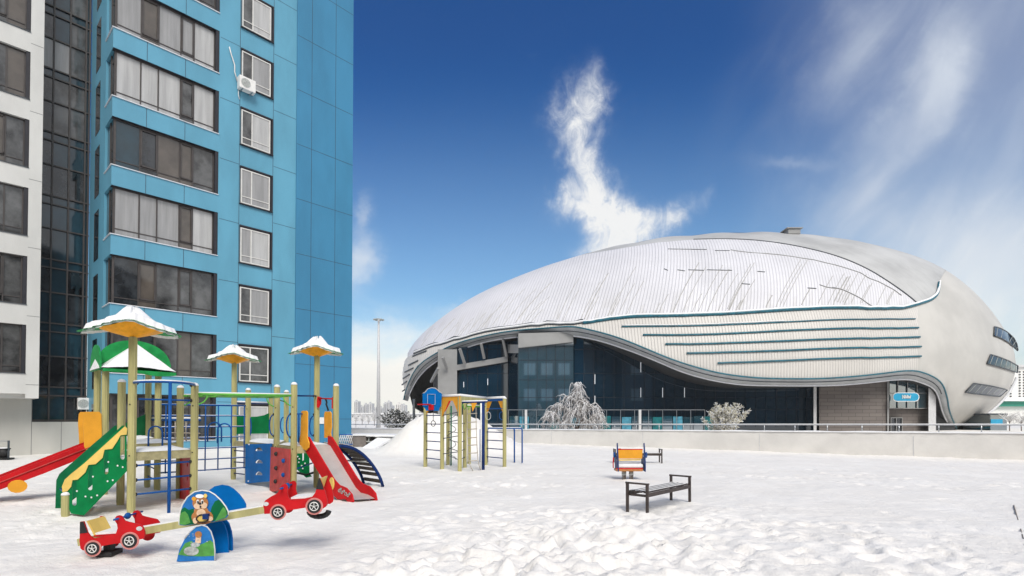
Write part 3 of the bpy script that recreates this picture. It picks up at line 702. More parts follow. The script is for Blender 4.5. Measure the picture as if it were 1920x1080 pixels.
# recessed front: glass, stone, entrance
def wf(mb, x0, x1, y0, y1, off=0.0, th=.1):
    n = max(1, int(round((x1 - x0) / 20))); xs = [x0 + (x1 - x0) * i / n for i in range(n + 1)]
    vs = []
    for x in xs:
        for y in (y0, y1):
            for d in (0, th): vs.append(P(x, y, YF(x) + off + d))
    fs = []
    for i in range(n):
        a = i * 4; b = a + 4; fs += [(a, b, b + 2, a + 2), (a + 1, a + 3, b + 3, b + 1), (a, a + 1, b + 1, b), (a + 2, b + 2, b + 3, a + 3)]
    fs += [(0, 2, 3, 1), (n * 4, n * 4 + 1, n * 4 + 3, n * 4 + 2)]
    return mb.add(vs, fs)
YG = 70.0
def gp(x, y, Y=YG): return P(x, y, Y)
def wrect(mb, x0, x1, y0, y1, Y, th=.1, mi=0):
    pts = [P(x0, y0, Y), P(x1, y0, Y), P(x1, y1, Y), P(x0, y1, Y)]; return mb.prism(pts, V3(0, th, 0), mi)
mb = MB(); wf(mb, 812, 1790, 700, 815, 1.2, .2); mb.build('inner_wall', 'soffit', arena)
mb = MB(); wf(mb, 821, 857, 655, 815, -.9, .8); mb.prism([P(x, y, YF(x) - .9) for x, y in ((857, 684), (952, 668), (952, 678), (857, 694))], V3(0, .6, 0))
wf(mb, 952, 972, 646, 662, -.9, .5); mb.prism([P(x, y, YF(x) - .9) for x, y in ((972, 625), (1075, 622), (1075, 641), (972, 652))], V3(0, .5, 0)); mb.build('grey_panels', 'beamgrey', arena)
mb = MB(); wf(mb, 857, 972, 640, 815, 0, .1); mb.build('dark_glazing', 'navyglass', arena)
mb = MB(); wf(mb, 1075, 1536, 625, 815, 0, .1); mb.build('dark_glazing', 'navyglass', arena)
mb = MB(); wf(mb, 972, 1075, 632, 815, -.35, .4); mb.build('teal_glazing', 'tealglass', arena)
mb = MB(); mb.prism([P(972, 630, 63), P(972, 815, 63), P(966, 815, 68.6), P(966, 630, 68.6)], V3(-.1, 0, 0)); mb.build('glazing_return', 'navyglass', arena)
ml = MB()
for x in list(range(876, 970, 19)) + list(range(1094, 1536, 19)): wf(ml, x, x + .6, 630, 800, -.06, .05)
for y in (655, 700, 745, 768): wf(ml, 857, 970, y, y + .6, -.05, .04); wf(ml, 1077, 1535, y, y + .6, -.05, .04)
for x in (990, 1007, 1024, 1041, 1058): wf(ml, x, x + .6, 640, 800, -.41, .03)
for y in (675, 712, 745): wf(ml, 973, 1075, y, y + .6, -.40, .03)
ml.build('glazing_bars', 'reveal', arena)
lt = bpy.data.materials.new('facade_light'); lt.use_nodes = True; lp = lt.node_tree.nodes['Principled BSDF']; lp.inputs['Base Color'].default_value = (.7, .7, .7, 1); lp.inputs['Emission Color'].default_value = (.9, .95, 1, 1); lp.inputs['Emission Strength'].default_value = .35
for x, y0, y1 in ((963, 697, 712), (1115, 702, 720), (1201, 678, 698), (1242, 684, 697), (1201, 727, 745), (1242, 727, 745), (1283, 727, 745), (1115, 742, 756), (914, 710, 722), (869, 716, 726), (1393, 768, 780)):
    mb = MB(); wf(mb, x, x + 1.0, y0, y1, -.15, .05); mb.build('light_strip', lt, arena)
for i, (x0, y0, x1, y1) in enumerate([(902, 644, 908, 672), (943, 636, 950, 668), (862, 654, 872, 684), (830, 670, 838, 692), (822, 690, 808, 716)]):
    mb = MB(); mb.beam(P(x0, y0, YF(x0) - 2.5), P(x1, y1, YF(x1) - 1.2), .28, .28); mb.build('soffit_strut', 'beamgrey', arena)
def brick(name, c1, c2, mo):
    m = bpy.data.materials.new(name); m.use_nodes = True; t = m.node_tree; tc = t.nodes.new('ShaderNodeTexCoord'); mp = t.nodes.new('ShaderNodeMapping'); mp.inputs['Rotation'].default_value = (R(90), 0, 0)
    t.links.new(tc.outputs['Object'], mp.inputs[0]); b = t.nodes.new('ShaderNodeTexBrick'); t.links.new(mp.outputs[0], b.inputs['Vector'])
    b.inputs['Scale'].default_value = 1; b.inputs['Brick Width'].default_value = 1.6; b.inputs['Row Height'].default_value = .42; b.inputs['Mortar Size'].default_value = .025
    b.inputs['Color1'].default_value = c1; b.inputs['Color2'].default_value = c2; b.inputs['Mortar'].default_value = mo
    t.links.new(b.outputs[0], t.nodes['Principled BSDF'].inputs['Base Color']); t.nodes['Principled BSDF'].inputs['Roughness'].default_value = .8; return m
M['ashlar'] = brick('stone_blocks', (.145, .125, .115, 1), (.18, .158, .142, 1), (.08, .07, .065, 1))
mb = MB(); wf(mb, 1536, 1664, 700, 815, -.9, 1.0); mb.build('stone_wall', 'ashlar', arena)
mb = MB(); wf(mb, 1666, 1745, 700, 815, 0, .3); mb.build('entrance_wall', 'ashlar', arena)
mb = MB(); wf(mb, 1668, 1737, 700, 765, -.8, .6); mb.build('entrance_glazing', 'tealglass', arena)
mb = MB()
for y in (736.5, 765): wf(mb, 1666, 1738, y, y + 1.2, -.95, .1)
for x in (1683, 1701, 1719): wf(mb, x, x + 1.4, 700, 766, -.93, .1)
wf(mb, 1663.5, 1667, 700, 815, -1.1, .4)
mb.build('entrance_frame', 'beamgrey', arena)
dr = MB(); wf(dr, 1670, 1692, 783, 810, -.3, .2); do = dr.build('door', 'g_dark', arena)
dr = MB()
for x in (1670, 1680, 1691): wf(dr, x, x + 1.3, 784, 810, -.42, .09)
wf(dr, 1670, 1692.3, 782.5, 784, -.42, .09); dr.build('door_frame', 'beamgrey', do)
for x0, x1, y0 in ((1525.5, 1531, 718), (1741, 1755, 712)):
    mb = MB(); wf(mb, x0, x1, y0, 815, -1.6, .5); mb.build('column', 'ltgrey', arena)
mb = MB(); mb.tube([P(776, 812, 73), P(776, 748, 73)], .18, 10); mb.build('column', 'darktrim', arena)
for tp, bt in (([(1863, 613), (1872, 615), (1886, 622), (1899, 634), (1904.5, 645), (1906.8, 656)], [(1862, 630), (1870, 632), (1880, 637), (1890, 643), (1899, 651), (1906.4, 658)]),
               ([(1856, 665), (1872, 670), (1890, 677), (1906.5, 686)], [(1849, 682), (1868, 687), (1888, 693), (1905.8, 699)]), ([(1824, 719), (1857, 724), (1887, 731)], [(1808, 736), (1840, 740), (1873, 743.6)])):
    td, bd_ = resamp(tp, 13), resamp(bt, 13); mb = MB(); mb.grid([[S(a_[0] + (b_[0] - a_[0]) * k / 5, a_[1] + (b_[1] - a_[1]) * k / 5, .14) for k in range(6)] for a_, b_ in zip(td, bd_)]); wdo = mb.build('end_window', 'navyglass', arena)
    mb = MB(); mb.tube([S(x, y, .14) for x, y in td + bd_[::-1]], .08, 5, closed=True); mb.build('window_frame', 'darktrim', wdo)
    for k in range(1, 12, 2): mb = MB(); mb.tube([S(*td[k], .17), S(*bd_[k], .17)], .035, 4); mb.build('glazing_bar', 'rock', wdo)
mb = MB(); mb.tube([S(x, y, .1) for x, y in smooth([(1905, 708), (1892, 736), (1865, 766), (1830, 790), (1794, 807)])], .16, 6); mb.build('lower_lip', 'silver', arena)
mb = MB(); c_ = P(1484, 438.5, ZC - 2); mb.box(c_ + V3(0, 0, .1), 1.7, 1.6, .7); mb.box(c_ + V3(0, 0, .52), 2.2, 2.0, .15); mb.build('roof_vent', 'beamgrey', arena, bevel=.04)
# under the right end
mb = MB(); mb.prism([P(x, y, 70) for x, y in ((1800, 812), (1810, 800), (1857, 776), (1857, 812))], V3(0, 3, 0)); mb.build('rear_glazing', 'g_blue', arena)
# sign
sg = thing('shop_sign', 'rounded light blue sign with white letters over the arena entrance', 'sign', P(1699, 744, 60.0))
def capsule(x0, x1, y0, y1, Y, n=8):
    r = (y1 - y0) / 2; pts = []
    for i in range(n + 1): t = -math.pi / 2 + math.pi * i / n; pts.append(P(x1 - r + r * math.cos(t), (y0 + y1) / 2 + r * math.sin(t), Y))
    for i in range(n + 1): t = math.pi / 2 + math.pi * i / n; pts.append(P(x0 + r + r * math.cos(t), (y0 + y1) / 2 + r * math.sin(t), Y))
    return pts
mb = MB(); mb.prism(capsule(1674, 1724, 736, 753, 60.1), V3(0, .15, 0)); mb.build('sign_border', 'white', sg)
mb = MB(); mb.prism(capsule(1675.3, 1722.7, 737.2, 751.5, 60.06), V3(0, .03, 0)); mb.build('sign_face', 'signblue', sg)
mb = MB()
for lx, segs in ((1692, [(0, 1, 0, 0), (0, 0, 1, 1), (1, 1, 1, 0)]), (1697, [(0, 1, 0, 0), (0, 0, 1, 1), (1, 1, 1, 0)]), (1702, [(0, 0, .25, 1), (.25, 1, .5, .3), (.5, .3, .75, 1), (.75, 1, 1, 0)])):
    wd = 3.8 if lx < 1702 else 5.5
    for a_, b_, c_, d_ in segs: mb.beam(P(lx + a_ * wd, 740.5 + b_ * 7, 60.0), P(lx + c_ * wd, 740.5 + d_ * 7, 60.0), .05, .09, up=V3(0, 1, 0))
mb.build('lettering', 'white', sg)
# fence in front of the glass
fn = thing('glass_fence', 'low teal glazed fence with posts in front of the dark arena windows', 'fence', P(1135, 800, 58))
mb = MB(); wrect(mb, 952, 1180, 768, 769, 58, .05); wrect(mb, 1180, 1322, 768, 769, 58, .05); mb.build('rail', 'steel', fn)
for i in range(20):
    x = 955 + i * 19.2; mb = MB(); wrect(mb, x, x + 17.5, 780 + (i * 7 % 3), 808, 58.1, .04); mb.build('glass_panel', ('tealglass', 'paleteal', 'tealglass', 'tealglass', 'greenteal')[i % 5], fn)
for i in range(15):
    x = 953 + i * 26.3; mb = MB(); wrect(mb, x, x + .7, 768, 812, 58, .06); mb.build('post', 'steel', fn)
for x in (984, 1198):
    mb = MB(); wrect(mb, x, x + 4.5, 768, 813, 57.7, .3); tag(mb.build('gate_pillar', 'ltgrey', loc=P(x + 2, 803, 57.8)), 'pale square pillar in the glass fence ' + ('left of the drooping frosted tree' if x == 984 else 'right of the drooping frosted tree'), 'pillar', 'square pillars in the glass fence')
# things to the right of the arena
mb = MB(); b_ = thing('pavilion', 'small teal glass pavilion beside the right end of the arena', 'building', P(1875, 803, 66))
q_ = MB(); wrect(q_, 1857, 1888, 777, 811, 66, 4); q_.build('glass_wall', 'tealglass', b_); q_ = MB(); wrect(q_, 1855, 1890, 775, 778, 65.7, 4.6); q_.build('roof', 'darktrim', b_); q_ = MB(); wrect(q_, 1858, 1880, 786, 797, 65.95, .04); q_.build('blue_panel', 'signblue', b_)
b_ = thing('apartment_building', 'white high-rise with rows of dark windows beyond the right end of the arena', 'building', P(1915, 800, 190))
q_ = MB(); wrect(q_, 1880, 1935, 688, 800, 190, 18); q_.build('wall', 'white', b_); q_ = MB(); wrect(q_, 1878, 1937, 684, 688, 189, 20); q_.build('roof', 'ltgrey', b_)
for i in range(13):
    for x in (1886, 1894, 1911, 1919, 1927):
        q_ = MB(); wrect(q_, x, x + 3, 696 + i * 5.1, 698.4 + i * 5.1, 189.8, .25); q_.build('window', 'g_dark', b_)
b_ = thing('low_building', 'long low white building with a green roof band past the arena', 'building', P(1900, 800, 130))
q_ = MB(); wrect(q_, 1850, 2050, 762, 802, 130, 20); q_.build('wall', 'white', b_); q_ = MB(); wrect(q_, 1850, 2050, 752, 762, 129, 22); q_.build('roof_band', mat('green_roof_paint', (.02, .25, .17), .5), b_)
q_ = MB(); q_.prism([P(x, y, 128) for x, y in ((1850, 752), (1870, 746), (1925, 744), (2050, 746), (2050, 752))], V3(0, 24, 0)); q_.build('snow_on_roof', 'cap', b_)

# ------------------------------------------------------------------ skyline, far building band
def tower_far(x0, x1, ytop, Y, label, mcol='ltgrey'):
    b_ = thing('apartment_building', label, 'building', P((x0 + x1) / 2, 787, Y), 'hazy high-rises on the far skyline')
    q_ = MB(); wrect(q_, x0, x1, ytop, 789, Y, 20); q_.build('wall', mcol, b_)
    q_ = MB(); wrect(q_, x0 + (x1 - x0) * .3, x0 + (x1 - x0) * .6, ytop - 2.5, ytop, Y + 4, 8); q_.build('roof_house', mcol, b_)
    q_ = MB(); n = max(2, int((x1 - x0) / 3))
    for i in range(n): 
        x = x0 + (i + .3) * (x1 - x0) / n; wrect(q_, x, x + .9, ytop + 2, 785, Y - .3, .2)
    q_.build('window_band', 'g_mid', b_)
far = [(664, 671, 752, 700), (673, 680, 762, 760), (682, 688, 758, 720), (690, 697, 756, 690), (698, 704, 766, 800), (704.5, 708, 762, 740), (711, 717, 764, 760), (719, 724, 756, 720), (725, 731, 753, 700), (732, 736, 760, 760), (742, 752, 757, 640), (753, 760, 759, 700), (786, 792, 760, 720)]
names = ['tallest slim tower next to the blue wall', 'pale slab second from the blue wall', 'narrow tower third from the blue wall', 'mid tower just left of centre between wall and lamp mast', 'low block close left of the lamp mast', 'thin block touching the lamp mast', 'low block just right of the lamp mast', 'stepped tower right of the lamp mast', 'tallest tower right of the lamp mast', 'small tower before the wide slab', 'wide pale slab above the dark pine', 'slab behind the arena support column', 'thin tower behind the basketball board']
for (x0, x1, yt, Y), nm in zip(far, names): tower_far(x0, x1, yt, Y * 1.5, 'hazy far high-rise, ' + nm, rnd.choice(['ltgrey', 'ltgrey', 'conc']))
b_ = thing('low_building', 'long hazy low building under the skyline beyond the frosted trees', 'building', P(700, 790, 330)); q_ = MB(); wrect(q_, 655, 790, 776, 789, 330, 20); q_.build('wall', 'ltgrey', b_); q_ = MB(); wrect(q_, 655, 790, 774.5, 776, 329, 22); q_.build('snowy_roof', 'cap', b_)
q_ = MB()
for x in range(660, 790, 9): wrect(q_, x, x + 4, 779, 782, 329.8, .1)
q_.build('window_band', 'g_mid', b_)

# ------------------------------------------------------------------ lamp mast
lm = thing('lamp_mast', 'very tall slender white lamp mast rising between the tower and the arena', 'street lamp', P(709.5, 801, 62))
q_ = MB(); q_.tube([P(709.5, 812, 62), P(710, 598, 62)], .26, 10, r2=.10); q_.build('mast', 'ltgrey', lm)
c_ = P(710, 599, 62); q_ = MB(); q_.tube([c_ + V3(math.cos(t) * .42, math.sin(t) * .42, 0) for t in [k * math.pi / 6 for k in range(12)]], .05, 5, closed=True)
q_.tube([c_ - V3(.42, 0, 0), c_ + V3(.42, 0, 0)], .04, 5); q_.build('ring', 'rock', lm)
for k in range(8):
    t = k * math.pi / 4; q_ = MB(); q_.obox(c_ + V3(math.cos(t) * .52, math.sin(t) * .52, -.03), V3(.11, 0, 0), V3(0, .11, 0), V3(0, 0, .06)); q_.build('lamp_head', 'rock', lm, bevel=.02)

# ------------------------------------------------------------------ trees
def weeping_tree(base, H, Wd, label, seed, n=150):
    rr = random.Random(seed); t_ = thing('frosted_tree', label, 'tree', base)
    q_ = MB(); q_.tube([base - V3(0, 0, .2), base + V3(.1, 0, H * .4), base + V3(0, 0, H * .8)], .07, 7, r2=.03)
    for k in range(9):
        a_ = rr.random() * 6.28; q_.tube([base + V3(0, 0, H * .15), base + V3(math.cos(a_) * Wd * .2, math.sin(a_) * Wd * .15, H * (.3 + .25 * rr.random()))], .035, 5, r2=.015)
    q_.build('trunk', 'bark', t_)
    fr_ = MB(); bk = MB()
    mast = [(.04, 1.0, .17), (.0, .84, .24), (-.55, .60, .42), (.50, .58, .40), (-.22, .75, .36), (.25, .66, .36), (-.85, .45, .3), (.80, .42, .3), (.05, .52, .5), (.45, .3, .35), (-.45, .3, .35)]
    for (mx, mh, sp) in mast:
        for k in range(n // 5):
            a_ = rr.random() * 6.283; L = (sp * .5 + .5 * sp * rr.random()) * Wd * .55
            o_ = base + V3(mx * Wd * .42 + rr.gauss(0, .12), rr.gauss(0, Wd * .12), H * mh * (.86 + .14 * rr.random()) * (1 if mh < 1 else 1))
            dr_ = V3(math.cos(a_), math.sin(a_), 0); pts = []
            drop = H * (.05 + .36 * rr.random()) * (.6 + mh * .5); lift = .16 * H * (.4 + 1.1 * rr.random()); kink = V3(rr.gauss(0, .12), rr.gauss(0, .12), 0)
            for j in range(7):
                u_ = j / 6; pts.append(o_ + dr_ * L * (u_ ** .8) + kink * u_ * u_ + V3(rr.gauss(0, .015), 0, lift * u_ * (1 - u_) * 1.8 - drop * u_ ** 2.0))
            if pts[-1].z < base.z + .02: pts[-1].z = base.z + .03
            fr_.tube(pts, .026, 4, r2=.012); bk.tube([p - V3(0, 0, .026) for p in pts], .016, 3)
            for m_ in range(9):
                u_ = .25 + .75 * rr.random(); j = min(5, int(u_ * 6)); p_ = pts[j].lerp(pts[j + 1], u_ * 6 - j)
                e_ = p_ + V3(rr.gauss(0, .11), rr.gauss(0, .11), -.10 - .22 * rr.random()); mdl = (p_ + e_) / 2 + V3(rr.gauss(0, .03), 0, .05)
                fr_.tube([p_, mdl, e_], .014, 3, r2=.007)
                if m_ % 2: bk.tube([p_ - V3(0, -.01, .02), e_ - V3(0, -.01, .015)], .010, 3)
    fr_.build('frosted_crown', 'frost', t_); bk.build('twigs', 'bark', t_)
weeping_tree(P(1080, 803, 36.5) - V3(0, 0, .75), 3.85, 4.5, 'large drooping tree thick with frost before the arena glass', 3)
def tuft_pine(base, H, Wd, label, seed, mats, nb=60, up=.6, tr=.05, cat='tree', group=None):
    rr = random.Random(seed); t_ = thing('pine_tree', label, cat, base, group)
    q_ = MB(); q_.tube([base - V3(0, 0, .2), base + V3(0, 0, H * .85)], .06, 6, r2=.02); wood = q_
    cr = MB()
    for k in range(nb):
        f_ = (k + .5) / nb; a_ = k * 2.399; z0 = H * (.02 + .6 * f_); L = Wd * .5 * (1.05 - f_ * .75) * (.75 + .4 * rr.random())
        o_ = base + V3(0, 0, z0); d_ = V3(math.cos(a_), math.sin(a_), 0); tip = o_ + d_ * L + V3(0, 0, L * up * (.6 + .6 * rr.random()) * (1 + f_ * .4))
        if tip.z > base.z + H: tip.z = base.z + H - .1 * rr.random()
        mdl = (o_ + tip) / 2 - V3(0, 0, L * .12)
        wood.tube([o_, mdl, tip], .022, 4, r2=.008)
        for m_ in range(10):
            u_ = .25 + .75 * m_ / 9; p_ = o_.lerp(mdl, u_ * 2) if u_ < .5 else mdl.lerp(tip, u_ * 2 - 1)
            for s_ in range(7):
                dd = (V3(rr.gauss(0, 1), rr.gauss(0, 1), rr.gauss(.5, .7))).normalized() * (tr * 2.4 * (.6 + .6 * rr.random()))
                cr.tube([p_, p_ + dd], tr * .38, 3, mi=0 if rr.random() < .62 else 1, r2=tr * .18)
    wood.build('trunk', 'bark', t_); cr.build('crown', mats, t_)
tuft_pine(P(1359, 803, 33) - V3(0, 0, .75), 2.5, 2.5, 'small upright pine with frosted tufts before the dark arena glass', 5, ['frostneedle', 'cap'], 60, 1.15, .07)
tuft_pine(P(747, 801, 47) - V3(0, 0, .65), 2.75, 3.4, 'dark snow-flecked pine by the lamp mast left of the arena', 8, ['needle', 'cap'], 70, .6, .085)
def bare_tree(base, H, Wd, label, seed, group):
    rr = random.Random(seed); t_ = thing('bare_tree', label, 'tree', base, group); q_ = MB(); c_ = MB()
    q_.tube([base, base + V3(0, 0, H * .5)], H * .02, 5)
    for k in range(26):
        a_ = rr.random() * 6.28; s_ = base + V3(0, 0, H * (.2 + .4 * rr.random())); e_ = s_ + V3(math.cos(a_) * Wd * .4 * rr.random(), math.sin(a_) * Wd * .4, H * (.2 + .25 * rr.random())); c_.tube([s_, e_], H * .012, 3, r2=H * .005)
        for m_ in range(8):
            p_ = s_.lerp(e_, .3 + .7 * rr.random()); c_.tube([p_, p_ + V3(rr.gauss(0, .1), rr.gauss(0, .1), .05 + .08 * rr.random()) * H], H * .007, 3)
    q_.build('trunk', 'bark', t_); c_.build('frosted_crown', 'frost', t_)
for i, (x, nm) in enumerate([(667, 'nearest the blue wall'), (679, 'second from the blue wall'), (691, 'third from the blue wall'), (702, 'close left of the lamp mast'), (718, 'just right of the lamp mast')]):
    bare_tree(P(x, 798.5, 110 + 9 * (i % 3)), 2.6 + .5 * (i % 2), 2.2, 'frosted bare tree far behind the railing, ' + nm, 20 + i, 'far frosted trees behind the railing')
for i, (x, nm) in enumerate([(1893, 'just right of the teal pavilion'), (1915, 'at the right edge of the photo')]):
    bare_tree(P(x, 808, 60 + i), 2.3, 3.0, 'grey frosted shrub beyond the railing, ' + nm, 40 + i, 'frosted shrubs right of the arena')

# ------------------------------------------------------------------ concrete stairwell between tower and pile
st_ = thing('stairwell', 'snow-covered concrete stairwell with a slanting ramp beside the blue tower', 'stairwell', P(715, 836, 31))
q_ = MB(); wrect(q_, 655, 686, 817, 838, 31, 2); wrect(q_, 684, 765, 820, 843, 33, .3); q_.build('wall', 'darkconc', st_)
q_ = MB(); q_.prism([P(x, y, 31) for x, y in ((650, 814), (765, 816), (765, 819), (650, 818))], V3(0, 2.2, 0)); q_.build('snow_cover', 'cap', st_)
q_ = MB(); q_.prism([P(681, 838, 29.6), P(703, 840, 29.6), P(742, 817, 31.6), P(716, 815, 31.6)], V3(0, 0, -.12)); q_.build('ramp', 'cap', st_)
q_ = MB()
for x in (690, 722, 748): wrect(q_, x, x + 2, 820, 834, 31.2, .2)
wrect(q_, 686, 765, 827, 829, 31.1, .1); q_.build('handrail', 'rock', st_)
lf = thing('lattice_railing', 'small blue and white lattice railing at the foot of the blue tower', 'railing', P(647, 833, 30))
q_ = MB()
for i in range(7):
    x = 634 + i * 3.6; q_.tube([P(x, 833, 30), P(x + 6, 815, 30)], .02, 4); q_.tube([P(x + 6, 833, 30), P(x, 815, 30)], .02, 4)
q_.build('lattice', 'ltgrey', lf); q_ = MB(); q_.tube([P(632, 815, 30), P(661, 815, 30)], .03, 5); q_.tube([P(632, 833, 30), P(661, 833, 30)], .03, 5); q_.build('rail', 'blue', lf)
# kerb at the right edge
q_ = MB(); a_, b_ = G(1899, 948), G(1930, 1060); q_.beam(a_ + V3(.02, 0, .0), b_ + V3(.02, 0, -.02), .012, .03); tag(q_.build('kerb', 'darkconc'), kind='structure')
# ------------------------------------------------------------------ play structure
def XY(x, yb): g = G(x, yb); return V3(g.x, g.y, 0)
P1, P2, P6 = XY(245.5, 961), XY(363, 945), XY(225.5, 947); P3 = P2 + P6 - P1
P8, P4, P5 = XY(195, 930), XY(294.5, 920), XY(276, 914); P7 = P8 + P5 - P4
M2, M1 = XY(464, 905.5), XY(437.5, 899.5); M3, M4 = XY(518, 919), XY(550, 929)
R2 = XY(593, 914); R3 = M4 + R2 - M3; M5 = XY(507, 891); M6 = XY(536, 897.5)
A1 = P1; ps = thing('play_structure', 'large timber playground climber with two slides and flower shaped roofs', 'playground climber', V3(-6.2, 11.5, 0))
def post(p, ztop, cap=True, r=.062, parent=None, mt='wood'):
    par = parent or ps; q_ = MB(); a0 = math.pi / 8; n = 8; vs = []
    sec = [(r * math.cos(a0 + 2 * math.pi * k / n), r * math.sin(a0 + 2 * math.pi * k / n)) for k in range(n)]
    # eight-sided timber with a shallow groove on each broad side
    o_ = [Vector((p.x + a_, p.y + b_, -.25)) for a_, b_ in sec]; q_.prism(o_, V3(0, 0, ztop + .25))
    for k in range(4):
        t = k * math.pi / 2 + math.pi / 4; c_ = V3(math.cos(t), math.sin(t), 0) * r * .93; u_ = V3(-math.sin(t), math.cos(t), 0)
        for s_ in (-.012, .012): q_.obox(p + c_ + u_ * s_ + V3(0, 0, ztop / 2 + .02), u_ * .008, c_.normalized() * .005, V3(0, 0, ztop / 2 - .03))
    po = q_.build('post', mt, par)
    if cap: q_ = MB(); q_.dome(V3(p.x, p.y, ztop - .012), r * 1.12, r * 1.12, .065, 10, 4); q_.build('snow_cap', 'cap', po)
    return po
H3 = yz(246, 640, P1.y) ; 
post(P1, yz(246, 632, P1.y), False); post(P2, 2.30); post(P3, 2.30); post(P6, 2.36)
for p in (P8, P4, P5, P7): post(p, 2.74, False)
post(M1, yz(438, 676, M1.y), False); post(M2, 2.39); post(M3, 2.39); post(M4, 2.39); post(M5, 2.30); post(M6, 2.39)
post(R2, yz(593, 664, R2.y), False); post(R3, 2.39)
def deck(pts, z=1.05):
    q_ = MB(); c_ = sum(pts, V3(0, 0, 0)) / len(pts); inn = [p + (c_ - p) * .02 for p in pts]
    q_.prism([p + V3(0, 0, z - .03) for p in inn], V3(0, 0, .03))
    for a_, b_ in zip(inn, inn[1:] + inn[:1]): q_.beam(a_ + V3(0, 0, z - .09), b_ + V3(0, 0, z - .09), .045, .12)
    d_ = q_.build('deck', 'deckwood', ps); q_ = MB(); n = 10; rows = []
    pa, pb, pc, pd = [p + (c_ - p) * .07 for p in pts]
    for i in range(n + 1):
        row = []
        for j in range(n + 1):
            u_, v_ = i / n, j / n; e_ = pa.lerp(pb, u_).lerp(pd.lerp(pc, u_), v_); ed = min(u_, v_, 1 - u_, 1 - v_)
            row.append(e_ + V3(0, 0, z + min(1, ed * 6) * (.055 + .03 * noise.noise(e_ * 3)) + .004))
        rows.append(row)
    q_.grid(rows); q_.build('snow_layer', 'cap', d_)
deck([P1, P2, P3, P6]); deck([P6, P3, P4, P8], 1.15); deck([P8, P4, P5, P7], 1.2); deck([M2, M3, M6, M1]); deck([M3, M4, R3, R2])
# flower-shaped roofs
def flower(c, Rr, zt, zb):
    """folded petal board roof: two long drooping petals, raised front and back rim, snow load on top"""
    v_ = V3(-c.y, c.x, 0).normalized(); rot = math.atan2(v_.y, v_.x)      # petals lie across the line of play
    def lob(th): return abs(math.cos(th - rot)) ** 1.3
    def prof(f_, th):
        q = min(1, f_ / .62); return zt - Rr * (.36 * q * q * (3 - 2 * q) + .16 * f_ + .06 * f_ ** 4) * (.60 + .40 * lob(th)) - (.03 * Rr * math.sin(3 * (th - rot) + 1) * f_ ** 2)
    def rim(th): return Rr * (.70 + .30 * lob(th) + .035 * math.cos(5 * (th - rot)))
    def surf(name, r0, r1, zf, m, scal=.0, par=None, seg=104, rings=8):
        q_ = MB(); rows = []
        for i in range(rings + 1):
            row = []
            for k in range(seg + 1):
                th = 2 * math.pi * (k % seg) / seg; f_ = r0 + (r1 - r0) * i / rings; rr_ = rim(th)
                if scal: rr_ *= 1 + scal * 1.5 * (f_ ** 5) * math.sin(26 * th)
                row.append(V3(c.x + math.cos(th) * rr_ * f_, c.y + math.sin(th) * rr_ * f_, zf(f_, th)))
            rows.append(row)
        q_.grid(rows); return q_.build(name, m, par or ps)
    base = surf('canopy', .0, 1.0, prof, 'roofgreen', .028)
    surf('canopy_centre', .0, .62, lambda f_, t: zb + (prof(.62, t) - .012 - zb) * (f_ / .62) ** 1.15 + .02 * math.sin(5 * t) * f_, 'orange', .0, base)
    q_ = MB(); rows = []; seg = 130
    for i in range(12):
        row = []
        for k in range(seg + 1):
            th = 2 * math.pi * (k % seg) / seg; f_ = .06 + .93 * i / 11; rr_ = rim(th)
            n_ = noise.noise(V3(math.cos(th) * 4, math.sin(th) * 4, c.x)); rr_ *= .945 + (.06 * n_ + .032 * math.sin(26 * th)) * f_ ** 4
            bare = max(0, noise.noise(V3(math.cos(th) * 2.2, math.sin(th) * 2.2, c.y * 3))) * max(0, 1 - abs(f_ - .25) * 4)
            th_ = .105 + .035 * noise.noise(V3(math.cos(th) * f_ * 3, math.sin(th) * f_ * 3, c.y)) - .28 * bare
            if i == 0: th_ = -.01
            if i == 11: th_ = -.03
            row.append(V3(c.x + math.cos(th) * rr_ * f_, c.y + math.sin(th) * rr_ * f_, prof(f_, th) + th_))
        rows.append(row)
    q_.grid(rows); q_.build('snow_load', 'cap', base)
    q_ = MB(); rows = []      # orange crest pieces at the top
    for i in range(6):
        f_ = .0 + .38 * i / 5; rows.append([V3(c.x + math.cos(rot + a_) * rim(rot + a_) * f_, c.y + math.sin(rot + a_) * rim(rot + a_) * f_, prof(f_, rot + a_) + .088) for a_ in (-.75, -.55, -.38)])
    q_.grid(rows); rows = []
    for i in range(6):
        f_ = .0 + .42 * i / 5; rows.append([V3(c.x + math.cos(rot + a_) * rim(rot + a_) * f_, c.y + math.sin(rot + a_) * rim(rot + a_) * f_, prof(f_, rot + a_) + .086) for a_ in (3.2, 3.36, 3.5)])
    q_.grid(rows); q_.build('centre_seam', 'orange', base)
flower(P1, .74, yz(246, 582, P1.y), yz(246, 634, P1.y))
flower(M1, .68, yz(438, 650, M1.y), yz(438, 683, M1.y))
flower(R2, .62, yz(593, 636, R2.y), yz(593, 670, R2.y))
